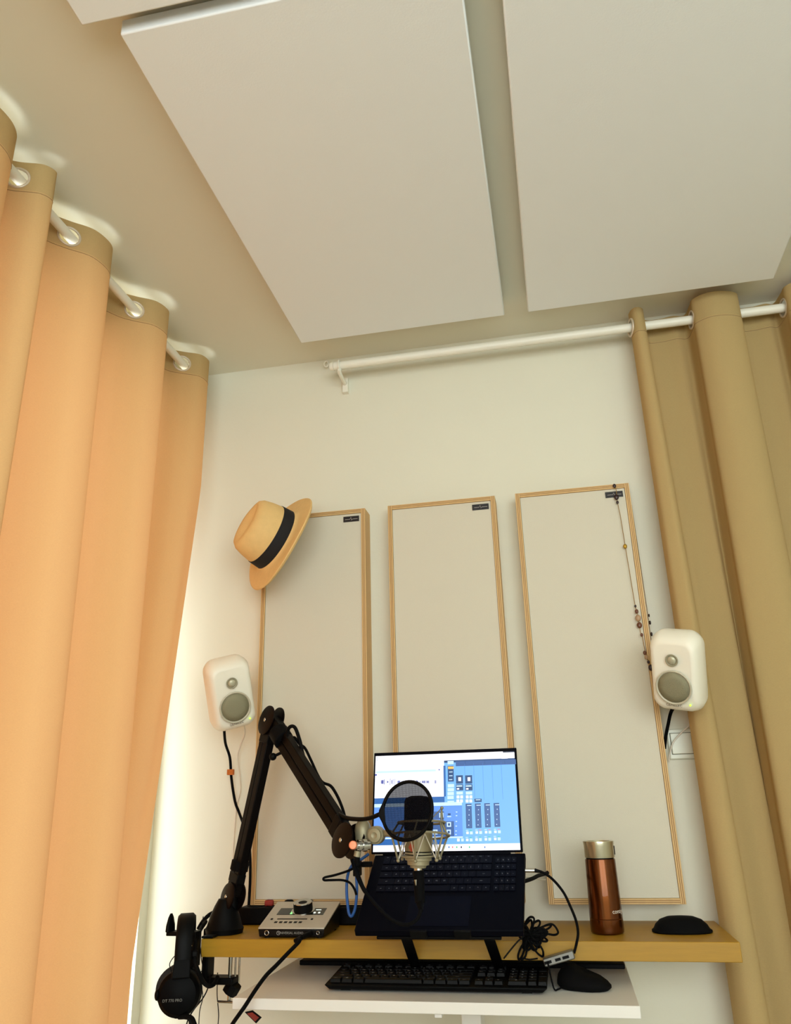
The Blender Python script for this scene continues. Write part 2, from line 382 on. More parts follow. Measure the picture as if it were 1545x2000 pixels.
# ------------------------------------------------------------------ shelf and desk
SX0, SX1, SY0, SZ = -.802, .298, 1.788, .876
sh = tag(MB().box((SX0, SY0, SZ-.0345), (SX1, YB, SZ)).build('wall_shelf', M_oak, bevel=.0012), 'long yellow oak floating shelf under the three panels', 'shelf')
DX0, DX1, DY0, DZ = -.667, .092, 1.645, .797
dk = thing('white_desk', ((DX0+DX1)/2, (DY0+YB)/2, 0), 'small white desk under the oak shelf carrying the keyboard', 'desk')
MB().box((DX0, DY0, DZ-.0195), (DX1, YB-.002, DZ)).build('desk_top', M_desk, dk, bevel=.0012)
MB().box((-.25, 1.83, .03), (-.21, 1.90, DZ-.0195)).build('column', M_desk, dk, bevel=.002)
MB().box((-.45, 1.70, 0), (-.05, 2.03, .03)).build('foot_plate', M_desk, dk, bevel=.004)
MB().box((-.275, 1.655, DZ-.027), (-.262, 1.69, DZ-.0195)).build('latch', M_desk, dk)
# dark strip lying along the back of the desk
tag(MB().box((DX0+.03, 1.965, DZ), (DX1-.004, YB-.01, DZ+.010)).build('cable_tray', M_black, bevel=.002), 'flat black strip along the back edge of the white desk', 'tray')

# ------------------------------------------------------------------ hat
def hat():
    ctr = Q(545, 1058, 1.925)
    ax = V((-.60, -.72, .34)).normalized()           # crown axis
    long_ = (Q(592, 965, 1.925)-Q(483, 1158, 1.925)); long_ = (long_-ax*long_.dot(ax)).normalized()
    wid = ax.cross(long_)
    root = thing('straw_hat', ctr, 'tan straw panama hat with black band hung on the left panel', 'hat')
    ms = mat('straw', (232, 194, 128), .75, bump=.5, bscale=420, var=.08, vscale=60)
    N = 64
    def ring(rl, rw, h, curl=0, pinch=0, shift=0):
        out = []
        for i in range(N):
            t = 2*math.pi*i/N; c, s = math.cos(t), math.sin(t)
            hh = h+curl*(s*s)+(-curl*.5)*(c*c if c > 0 else c*c*.6)
            rl_, rw_ = rl*1.04, rw*1.04; out.append(ctr+long_*(rl_*c+shift)+wid*(rw_*s*(1-pinch*max(0, c)**2))+ax*hh)
        return out
    R = [ring(.132, .115, -.010, .010), ring(.136, .119, -.006, .011), ring(.137, .120, -.003, .012), ring(.134, .117, -.002, .011), ring(.115, .100, .002, .007), ring(.098, .085, .004, .003),
         ring(.089, .076, .008, .002), ring(.085, .072, .014), ring(.082, .070, .045), ring(.078, .066, .070, 0, .10), ring(.072, .058, .093, 0, .25), ring(.064, .046, .104, .0, .35), ring(.052, .030, .106, 0, .4), ring(.036, .016, .098, 0, .3), ring(.015, .006, .094)]
    inner = [ring(.012, .005, .090), ring(.034, .014, .094), ring(.062, .044, .100, 0, .35), ring(.076, .064, .068, 0, .1), ring(.081, .069, .014), ring(.096, .083, .000, .002), ring(.130, .114, -.006, .010), R[0]]
    MB().loft(inner+R).build('hat_body', ms, root, smooth=True)
    mbn = MB().loft([ring(.0868, .0738, .010), ring(.0858, .0738, .013), ring(.0836, .0716, .043), ring(.0815, .0695, .0445), ring(.080, .068, .040), ring(.083, .07, .012), ring(.0868, .0738, .010)], cap=False)
    mbn.build('hat_band', mat('black_ribbon', (10, 10, 14), .8), root, smooth=True)
    # rolled edge
    MB().tube([p for p in ring(.1365, .1195, -.0045, .0115)], .0016, 6, 1, True).build('brim_edge', ms, root, smooth=True)
hat()

# ------------------------------------------------------------------ speakers
def speaker(c, yaw, pitch, roll, label, S=.965):
    T = Matrix.Translation(c)@(Matrix.Rotation(pitch, 4, 'X')@Matrix.Rotation(yaw, 4, 'Z')@Matrix.Rotation(roll, 4, 'Y'))@Matrix.Scale(S, 4)
    root = thing('studio_speaker', c, label, 'speaker', 'small white studio speakers')
    ms = mat('speaker_white', (246, 241, 224), .38)
    sec = [(-.052, .042, .070, .018), (-.0515, .046, .074, .020), (-.047, .0515, .0815, .022), (-.036, .0565, .0885, .026), (-.015, .0605, .0945, .028), (.012, .0600, .094, .03), (.035, .054, .087, .032), (.052, .042, .072, .03), (.056, .030, .058, .025)]
    # sections get a barrel outline
    rings = []
    for y, hw, hh, r in sec:
        ring = []
        for x, z in rrect(hw, hh, r, 8):
            ring.append(T@V((x*(1-.10*(z/hh)**2) , y+.006*(z/hh)**2*(1 if y < 0 else 0), z)))
        rings.append(ring)
    MB().loft(rings).build('cabinet', ms, root, smooth=35)
    yf = -.052
    d = (T.to_3x3()@V((0, -1, 0))).normalized()
    def P(x, z, y=yf): return T@V((x, y, z))
    # shallow waveguide, woofer grille, tweeter
    ax3 = T.to_3x3()@V((1, 0, 0))
    gw = mat('speaker_ring', (196, 190, 168), .45); gg = mat('speaker_grille', (150, 146, 118), .55, .3, bump=.6, bscale=900)
    wr = MB().lathe([(.0395, .0), (.0395, .0022), (.0375, .0030), (.0350, .0012), (.0345, 0)], P(0, -.0265), d, 48).build('woofer_surround', gw, root, smooth=30)
    MB().lathe([(.0345, 0), (.0345, .0014), (.020, .0032), (.008, .0038)], P(0, -.0265), d, 48).build('woofer_grille', gg, root, smooth=True)
    tw = MB().lathe([(.0140, 0), (.0140, .0008), (.0125, .0014), (.0105, .0006), (.0100, 0)], P(0, .038), d, 36).build('tweeter_surround', mat('speaker_groove', (160, 154, 128), .5), root, smooth=30)
    MB().lathe([(.0102, 0), (.0095, .002), (.006, .0042), (.002, .005)], P(0, .038), d, 24).build('tweeter_dome', mat('speaker_dome', (190, 186, 160), .35, .3), root, smooth=True)
    MB().lathe([(.0022, 0), (.0020, .0008), (.001, .0012)], P(.034, -.066, -.0505), d, 16).build('power_led', mat('green_led', (170, 255, 60), .4, emit=2.2), root, smooth=True)
    t = MB(); text_mb(t, 'GENELEC', .0085, P(-.002, -.0722, -.0512), ax3, T.to_3x3()@V((0, 0, 1)), .0006)
    t.build('name_lettering', mat('dark_letter', (70, 66, 56), .6), root)
    # wall mount
    bk = T@V((0, .052, 0)); MB().cyl(bk, V((bk.x, YB-.004, bk.z+.01)), .011, n=16).cyl(V((bk.x, YB-.006, bk.z+.01)), V((bk.x, YB-.0005, bk.z+.01)), .024, n=20).build('wall_bracket', M_white, root, smooth=40)
    return T
TL = speaker(Q(447, 1352, 1.90), math.radians(36), math.radians(27), 0, 'white speaker on the back wall left of the hat panel')
TR = speaker(Q(1327, 1307, 1.89), math.radians(-26), math.radians(27), 0, 'white speaker beside the right curtain above the light switch')

# ------------------------------------------------------------------ cables, loose pieces on the wall
def cable(name, pts, r, m, label, cat='cable', n=8, group=None, parent=None):
    if parent: return MB().tube(pts, r, n, 6).build(name, m, parent, smooth=True)
    o = MB().tube(pts, r, n, 6).build(name, m, smooth=True); return tag(o, label, cat, group)
cl = cable('speaker_cable', [TL@V((-.02, .02, -.086)), Q(440, 1450, 2.0), Q(449, 1480, 2.03), Q(452, 1520, 2.045), Q(459, 1565, 2.05), Q(468, 1590, 2.05), Q(485, 1640, 1.99), Q(489, 1700, 1.985), Q(486, 1768, 1.96)], .0036, M_blackm, 'thick black cable hanging from the left speaker')
og = Q(452, 1508, 2.035)
tag(MB().box(og-V((.011, .0045, .007)), og+V((.006, .0062, .007))).build('cable_tag', [M_orange], bevel=.001), 'small orange and black tag on the left speaker cable', 'tag')
cable('signal_cable', [TL@V((.03, .03, -.082)), Q(478, 1430, 2.0), Q(470, 1455, 2.03), Q(464, 1480, 2.05), Q(468, 1520, 2.06), Q(469, 1545, 2.06), Q(462, 1575, 2.06), Q(458, 1620, 2.06), Q(455, 1670, 2.06), Q(452, 1760, 2.05), Q(452, 1790, 2.03)], .0023, M_whitec, 'thin white cord hanging from the left speaker', n=6)
cable('speaker_cable', [TR@V((-.015, .02, -.086)), Q(1311, 1390, 2.02), Q(1305, 1415, 2.04), Q(1300, 1440, 2.052), Q(1298, 1462, 2.06)], .0042, M_blackm, 'short thick black cable below the right speaker')
cable('signal_cable', [TR@V((.03, .03, -.082)), Q(1356, 1392, 2.02), Q(1350, 1412, 2.04), Q(1330, 1432, 2.05), Q(1315, 1450, 2.052), Q(1309, 1470, 2.055), Q(1306, 1488, 2.058)], .0019, M_whitec, 'thin white cord crossing the light switch below the right speaker', n=6)
# light switch
def qq(l, y): return [Q(a, b, y) for a, b in l]
c0 = Q(1334, 1453, YB); hw = (Q(1364, 1453, YB)-Q(1304, 1453, YB)).length/2
sw = thing('light_switch', c0, 'square white light switch under the right speaker', 'light switch')
MB().box(c0-V((hw, .007, hw)), c0+V((hw, 0, hw))).build('switch_plate', mat('switch_white', (226, 228, 210), .35), sw, bevel=.003)
k = hw*.68; c1 = c0+V((-.004, 0, .001))
MB().box(c1-V((k+.001, .0078, k+.001)), c1+V((k+.001, -.006, k+.001))).build('rocker_gap', mat('dark_gap', (70, 70, 60), .8), sw)
MB().box(c1-V((k, .0105, k)), c1+V((k, -.006, k))).build('rocker', mat('switch_white', (226, 228, 210), .35), sw, bevel=.0015)

# necklace
def necklace():
    root = thing('bead_necklace', Q(1240, 1100, 2.0), 'long beaded necklace hanging over the corner of the right panel', 'necklace')
    y = PF-.0035
    pts = [(1201, 948), (1204, 960), (1204, 972), (1206, 982), (1212, 1010), (1221, 1066), (1230, 1120), (1240, 1180), (1243, 1193), (1247, 1207), (1249, 1222), (1251, 1236), (1254, 1241), (1258, 1262), (1261, 1275), (1264, 1284), (1268, 1293), (1272, 1304)]
    P = [Q(1199, 945, YB-.02)]+[Q(1200, 946, PF+.01)]+[Q(a, b, y) for a, b in pts]
    e = P[-1]
    P += [V((.2415, PF+.004, e.z-.004)), V((.2415, 2.03, e.z+.02)), Q(1270, 1238, 2.03), Q(1269, 1216, 2.035), Q(1262, 1190, 2.045)]
    P[-3:] = [V((.2415, 2.035, p.z)) for p in P[-3:]]
    P.append(V((.2405, 2.05, 1.87)))
    MB().tube(P, .0009, 5, 3).build('chain', mat('brass_chain', (150, 118, 60), .5, .5), root)
    dk = mat('bead_dark', (42, 22, 24), .35); br = mat('bead_brown', (104, 60, 36), .35); ln = mat('bead_tan', (176, 142, 108), .4); gd = mat('bead_gold', (176, 138, 40), .4, .5)
    for (a, b, r, m) in ((1200, 949, 4, dk), (1204, 971, 5.5, dk), (1206, 981, 3.2, dk), (1221, 1067, 4.5, gd), (1241, 1184, 2.5, dk), (1243.5, 1194, 4, br), (1246.5, 1207, 6, ln), (1249, 1221, 5.5, br), (1253.5, 1240, 3.2, br), (1259.5, 1275, 3.8, br), (1262.5, 1283.5, 4, ln), (1266.5, 1293, 3, dk), (1271.5, 1304, 5.5, dk)):
        r = r*.00125; MB().ball(Q(a, b, y-.0012), r, (.9, .6, 1.15), 8).build('bead', m, root, smooth=True)
    for z, r in ((P[-4].z, .0045), (P[-3].z, .0045), ((P[-3].z+P[-2].z)/2, .0035)):
        MB().ball((.2445, 2.035, z), r, (.6, .9, 1.2), 8).build('bead', dk, root, smooth=True)
necklace()

# ------------------------------------------------------------------ tumbler
def tumbler():
    c = V((.0575, 1.890, SZ)); root = thing('travel_tumbler', c, 'copper brown insulated tumbler with steel lid on the oak shelf', 'tumbler')
    mcu = mat('copper_lacquer', (96, 50, 14), .24, .9, coat=.3)
    ms = mat('brushed_steel', (190, 184, 160), .28, .9)
    MB().lathe([(.0305, 0), (.0338, .003), (.0345, .008), (.0342, .0275), (.0336, .0285), (.0342, .0295), (.0335, .060), (.0318, .140), (.0312, .1425), (.028, .143)], c, (0, 0, 1), 56).build('body', mcu, root, smooth=30)
    MB().lathe([(.029, .1425), (.029, .1450)], c, (0, 0, 1), 56).build('gasket', M_black, root)
    ld = MB().lathe([(.0312, .1450), (.0316, .1465), (.0316, .1700), (.0325, .1760), (.0322, .1775), (.0245, .1775), (.0230, .173), (.002, .1725)], c, (0, 0, 1), 56).build('lid', ms, root, smooth=30)
    MB().box(c+V((.0300, -.005, .150)), c+V((.0328, .005, .168))).build('release_button', M_black, ld, bevel=.001)
    # lettering wrapped on the body
    t = MB(); text_mb(t, 'contigo', .0115, (0, 0, 0), (1, 0, 0), (0, 0, 1), 0, False)
    a0 = math.radians(-68); R = .0342
    t.v = [c+V((R*math.cos(a0+v.x/R), R*math.sin(a0+v.x/R), .040+v.z)) for v in t.v]
    t.build('lettering', mat('white_print', (235, 225, 210), .6), root)
tumbler()

# black pouch on shelf, right
def blob(name, poly_top, z0, h, m, label, cat, flange=0.):
    """a low padded body over an outline in plan"""
    mb = MB(); c = sum((V(p) for p in poly_top), V((0, 0)))/len(poly_top); rings = []
    for s, zz in ((.94, 0), (1.0, .06), (1.0, .16), (.93 if flange else .97, .26), (.86, .5), (.70, .78), (.45, .95), (.15, 1.0)):
        rings.append([V((c.x+(p[0]-c.x)*s, c.y+(p[1]-c.y)*s, z0+h*zz)) for p in poly_top])
    mb.loft(rings); return tag(mb.build(name, m, smooth=True), label, cat)
def ell(cx, cy, a, b, rot=0, n=40, k=2.4, egg=0):
    out = []
    for i in range(n):
        t = 2*math.pi*i/n; c, s = math.cos(t), math.sin(t)
        x = a*abs(c)**(2/k)*(1 if c > 0 else -1); y = b*abs(s)**(2/k)*(1 if s > 0 else -1)*(1-egg*(x/a))
        out.append((cx+x*math.cos(rot)-y*math.sin(rot), cy+x*math.sin(rot)+y*math.cos(rot)))
    return out
blob('zipper_case', ell(.208, 1.905, .060, .036, .03), SZ, .031, M_blackm, 'small black rounded case lying on the right of the oak shelf', 'case', 1)

# ------------------------------------------------------------------ audio interface
def interface():
    z0 = SZ+.0025
    fl, fr = V((-.678, 1.812, z0)), V((-.541, 1.812, z0))
    tfl, tfr = Q(504, 1812, 1.800), Q(633, 1811, 1.800)
    zf = tfl.z; d = .135
    tbl, tbr = Q(545, 1760, 1.955), Q(667, 1759, 1.955)
    zb = (tbl.z+tbr.z)/2
    zb = max(zb, zf+.02)
    X0, X1 = tfl.x, tfr.x
    root = thing('audio_interface', (X0/2+X1/2, 1.87, SZ), 'silver and black desktop audio interface with large knob on the shelf', 'audio interface')
    mk = mat('interface_black', (5, 5, 6), .4, spec=.25)
    def H(x, s, dz=0):           # point on the sloping top: s 0 front .. 1 back
        a = V((X0, 1.800, zf)).lerp(V((tbl.x, 1.945, zb)), s); b = V((X1, 1.800, zf)).lerp(V((tbr.x, 1.945, zb)), s)
        return a.lerp(b, x)+N*dz
    N = (V((X1-X0, 0, 0))).cross(V((0, 1.945-1.800, zb-zf))).normalized()
    tk = .003
    B = [H(0, 0, -tk), H(1, 0, -tk), H(1, 1, -tk), H(0, 1, -tk)]
    b0 = [V((B[0].x+.002, 1.803, z0)), V((B[1].x-.002, 1.803, z0)), V((B[2].x-.002, 1.943, z0)), V((B[3].x+.002, 1.943, z0))]
    MB().hexa(b0+B).build('case', mk, root, bevel=.0015)
    MB().hexa([H(0, 0, -tk), H(1, 0, -tk), H(1, 1, -tk), H(0, 1, -tk), H(0, 0), H(1, 0), H(1, 1), H(0, 1)]).build('top_plate', mat('silver_plate', (196, 188, 172), .4, .15), root, bevel=.001)
    f0 = MB().cyl(b0[0]+V((.015, .01, -.0024)), b0[0]+V((.015, .01, 0)), .006).build('foot', M_blacksoft, root)
    for d_ in (V((X1-X0-.03, 0, 0)), V((X1-X0-.03, .105, 0)), V((0, .105, 0))): dup(f0, d_, root)
    def plate(x0, x1, s0, s1, name, m, h=.0006, base=0):
        return MB().hexa([H(x0, s0, base), H(x1, s0, base), H(x1, s1, base), H(x0, s1, base), H(x0, s0, base+h), H(x1, s0, base+h), H(x1, s1, base+h), H(x0, s1, base+h)]).build(name, m, root)
    blk = mat('display_black', (12, 18, 16), .2)
    plate(.14, .42, .47, .72, 'display', blk); plate(.58, .86, .47, .72, 'display', blk)
    plate(.20, .66, .30, .325, 'slot', M_black)
    plate(.10, .13, .285, .335, 'button', M_black); plate(.72, .75, .285, .335, 'button', M_black)
    for i in range(6): plate(.19+i*.075, .235+i*.075, .17, .22, 'button', M_black)
    gl = mat('green_meter', (150, 255, 150), .4, emit=1.2); wl = mat('white_meter', (235, 245, 235), .4, emit=1.0)
    plate(.345, .375, .49, .53, 'meter_light', gl, base=.0007); plate(.345, .372, .55, .58, 'meter_light', gl, base=.0007)
    for x in (.70, .77): plate(x, x+.03, .52, .56, 'meter_light', wl, base=.0007)
    plate(.71, .79, .64, .655, 'meter_light', wl, base=.0007)
    kc = H(.51, .64)
    MB().lathe([(.0265, 0), (.0265, .0012), (.023, .002)], kc, N, 40).build('knob_ring', M_chrome, root, smooth=30)
    kn = MB().lathe([(.0215, .002), (.0218, .004), (.0212, .0165), (.0205, .0175)], kc, N, 40).build('knob', M_black, root, smooth=30)
    MB().lathe([(.0208, .0174), (.0200, .0185), (.010, .0175), (.003, .017)], kc, N, 40).build('knob_cap', M_chrome, kn, smooth=30)
    # front panel
    F = lambda x, t: V((lerp(X0, X1, x), 1.8018, lerp(z0, zf-tk, t)))
    MB().torus(F(.13, .52), (0, -1, 0), .0045, .0011, 20, 6).build('jack_ring', M_chrome, root, smooth=True)
    MB().torus(F(.905, .55), (0, -1, 0), .0032, .0007, 20, 6).build('headphone_jack_ring', M_chrome, root, smooth=True)
    t = MB(); text_mb(t, 'UNIVERSAL AUDIO', .0066, F(.50, .40)+V((0, -.0016, 0)), (1, 0, 0), (0, 0, 1), .0002)
    t.torus(F(.31, .52)+V((0, -.001, 0)), (0, -1, 0), .0036, .0006, 18, 5)
    t.tube([F(.31, .52)+V((-.002, -.0012, .001)), F(.31, .52)+V((0, -.0012, .0018)), F(.31, .52)+V((.002, -.0012, -.001))], .0004, 4, 1)
    t.build('lettering', mat('grey_print', (150, 150, 145), .6), root)
    # instrument plug and cable
    j = F(.80, .5)
    pg = thing('instrument_cable', j+V((0, -.03, -.02)), 'thick black cable plugged into the front of the audio interface', 'cable')
    MB().cyl(j+V((0, -.002, 0)), j+V((-.012, -.030, -.004)), .0055, n=14).cyl(j+V((-.012, -.030, -.004)), j+V((-.020, -.045, -.008)), .0045, n=14).build('plug', M_black, pg, smooth=40)
    MB().tube([j+V((-.018, -.042, -.007)), Q(585, 1838, 1.745), Q(562, 1862, 1.72), Q(540, 1885, 1.70), Q(520, 1905, 1.67), Q(500, 1932, 1.63), Q(478, 1966, 1.60), Q(468, 1980, 1.60), Q(452, 2004, 1.62), Q(436, 2040, 1.66)], .0040, 8).build('cord', M_blackm, pg, smooth=True)
interface()
# red tag dangling under the desk
p = [Q(478, 1977, 1.615), Q(492, 1974, 1.63), Q(510, 1988, 1.66), Q(500, 1999, 1.66)]
rt_ = thing('cable_marker', p[0], 'red and black cable marker hanging below the white desk', 'tag')
MB().hexa([a+V((0, .004, 0)) for a in p]+p).build('strap', M_blackm, rt_)
cq = sum(p, V())/4
MB().hexa([cq+(a-cq)*.72+V((0, .001, 0)) for a in p]+[cq+(a-cq)*.72-V((0, .0012, 0)) for a in p]).build('marker_face', M_red, rt_)

# power strip behind the interface
ps = thing('power_strip', (-.66, 2.0, SZ), 'long black power strip at the back of the shelf behind the audio interface', 'power strip')
MB().box((-.80, 1.985, SZ), (-.42, 2.045, SZ+.038)).build('housing', M_black, ps, bevel=.004)
for i in range(5):
    x = -.765+i*.05
    MB().lathe([(.021, 0), (.021, .002), (.018, .002), (.017, -.003)], (x, 2.012, SZ+.038), (0, 0, 1), 20).build('socket', M_blacksoft, ps, smooth=30)
for i, (a, b) in enumerate(((483, 1762), (503, 1772), (521, 1774))):
    pl = tag(MB().box((-.740+i*.05, 2.000, SZ+.0385), (-.718+i*.05, 2.020, SZ+.052)).build('power_plug', [M_red, M_black, M_grayp][i], bevel=.004), ['dark red power plug in the black strip by the boom arm', 'black power plug in the strip behind the interface', 'grey power plug in the strip behind the interface'][i], 'plug')

# ------------------------------------------------------------------ boom arm
def boom():
    B = V((Q(437, 1822, 1.862).x, 1.865, SZ)); j0 = Q(455, 1752, 1.865); j1 = Q(530, 1408, 1.850); j2 = Q(678, 1640, 1.60)
    root = thing('microphone_stand', B, 'black articulated microphone boom arm clamped to the left end of the shelf', 'boom arm')
    nrm = (j0-j1).cross(j2-j1).normalized()
    if nrm.y > 0: nrm = -nrm
    def arm(a, b, name):
        d = (b-a).normalized(); s = d.cross(nrm).normalized()
        T0 = Matrix((( s.x, nrm.x, d.x, a.x), (s.y, nrm.y, d.y, a.y), (s.z, nrm.z, d.z, a.z), (0, 0, 0, 1))); L = (b-a).length
        g = thing_part(name, a, root)
        for q in (-1, 1):
            MB().box((q*.0104-.0097, -.010, .006), (q*.0104+.0097, .010, L-.012), T0).build('tube', M_arm, g, bevel=.002)
        if True:
            MB().box((-.0208, -.0110, .030), (.0208, .0110, .052), T0).build('end_sleeve', M_black, g, bevel=.002)
            MB().box((-.0208, -.0110, L-.052), (.0208, .0110, L-.030), T0).build('end_sleeve', M_black, g, bevel=.002)
        return T0
    def thing_part(n, loc, par):
        o = bpy.data.objects.new(n, None); COL.objects.link(o); o.parent = par; o.location = V(loc)-WP[par.name]; WP[o.name] = V(loc); return o
    arm(j0, j1, 'lower_arm'); arm(j1, j2, 'upper_arm')
    def joint(c, r, name, stretch=V((0, 0, 1))):
        for q in (-1, 1):
            o = MB().lathe([(r*.8, 0), (r, .0015), (r, .0045), (r*.88, .006), (r*.3, .0068)], c+nrm*q*.0108, nrm*q, 36, sx=1.0, sy=.82).build(name, mat('joint_brown_black', (12, 5, 4), .45, spec=.14), root, smooth=30)
            MB().lathe([(.0048, 0), (.0042, .002), (.002, .003)], c+nrm*q*.0174, nrm*q, 16).build('rivet', M_chrome, o, smooth=True)
    joint(j1, .037, 'elbow_cover'); joint(j2+V((.002, 0, -.002)), .036, 'head_cover'); joint(j0, .033, 'base_cover')
    MB().tube([j0+V((0, 0, -.030)), j0], .011, 14, 1).build('pivot_post', M_black, root, smooth=40)
    MB().lathe([(.041, 0), (.043, .010), (.039, .016), (.033, .036), (.024, .056), (.016, .070)], V((B.x, B.y, SZ+.0005)), (0, 0, 1), 32).build('base_mount', M_black, root, smooth=30)
    # clamp round the shelf's left end
    cx0 = SX0-.022
    cl = MB(); cl.box((cx0, B.y-.02, SZ+.001), (B.x, B.y+.02, SZ+.012)).box((cx0, B.y-.02, SZ-.098), (cx0+.014, B.y+.02, SZ+.012)).box((cx0, B.y-.02, SZ-.098), (cx0+.075, B.y+.02, SZ-.084))
    cl.build('clamp_frame', M_black, root, bevel=.003)
    sx = cx0+.060
    MB().cyl((sx, B.y, SZ-.135), (sx, B.y, SZ-.045), .0045, n=14).build('clamp_screw', M_chrome, root, smooth=40)
    for q in (.012, .021): MB().cyl((sx+q, B.y, SZ-.097), (sx+q, B.y, SZ-.0355), .0022, n=10).build('guide_rod', M_chrome, root, smooth=40)
    MB().cyl((sx, B.y, SZ-.045), (sx, B.y, SZ-.0352), .014, n=20).build('clamp_pad', M_blacksoft, root, smooth=40)
    MB().cyl((sx, B.y, SZ-.116), (sx+.012, B.y, SZ-.098), .0175, n=8).build('clamp_knob', M_black, root, smooth=40)
    MB().cyl((sx-.022, B.y-.01, SZ-.131), (sx+.062, B.y-.004, SZ-.134), .0026, n=10).build('tommy_bar', M_chrome, root, smooth=40)
    # cable clip on the upper arm and a velcro tie on the lower arm
    m = j1.lerp(j2, .16); d = (j2-j1).normalized()
    MB().cyl(m-d*.020, m+d*.020, .0235, n=14).build('cable_clip', M_blackm, root, smooth=40, bevel=.003)
    t0 = Q(567, 1462, m.y-.02); t1 = Q(533, 1478, m.y-.02)
    MB().cyl(t0, t1, .0035, n=10).ball(t1, .0085).build('clip_screw', M_black, root, smooth=40)
    m2 = j0.lerp(j1, .17); d2 = (j1-j0).normalized()
    MB().cyl(m2-d2*.010, m2+d2*.010, .0205, n=12).build('velcro_tie', M_blackm, root, smooth=40)
    return j0, j1, j2, nrm
J0, J1, J2, NR = boom()
# mic cable along the arm
def lp(t, off): return J1.lerp(J2, t)+off
mc_ = thing('mic_cable', Q(822, 1775, 1.575), 'black microphone cable hanging from the mic and looping along the boom arm', 'cable')
cable('cord', [Q(800, 1742, 1.585), Q(822, 1775, 1.575), Q(815, 1795, 1.570), Q(793, 1806, 1.568), Q(765, 1796, 1.572), Q(735, 1768, 1.58), Q(706, 1730, 1.59), Q(690, 1690, 1.60), J2+V((.0, .030, -.02)), lp(.85, V((.012, .032, .012))), lp(.68, V((.022, .022, .016))), Q(627, 1525, 1.73), Q(608, 1486, 1.77), Q(596, 1462, 1.79), Q(585, 1453, 1.80), Q(574, 1440, 1.80), Q(570, 1456, 1.80)][1:], .0032, M_blackm, '', parent=mc_)

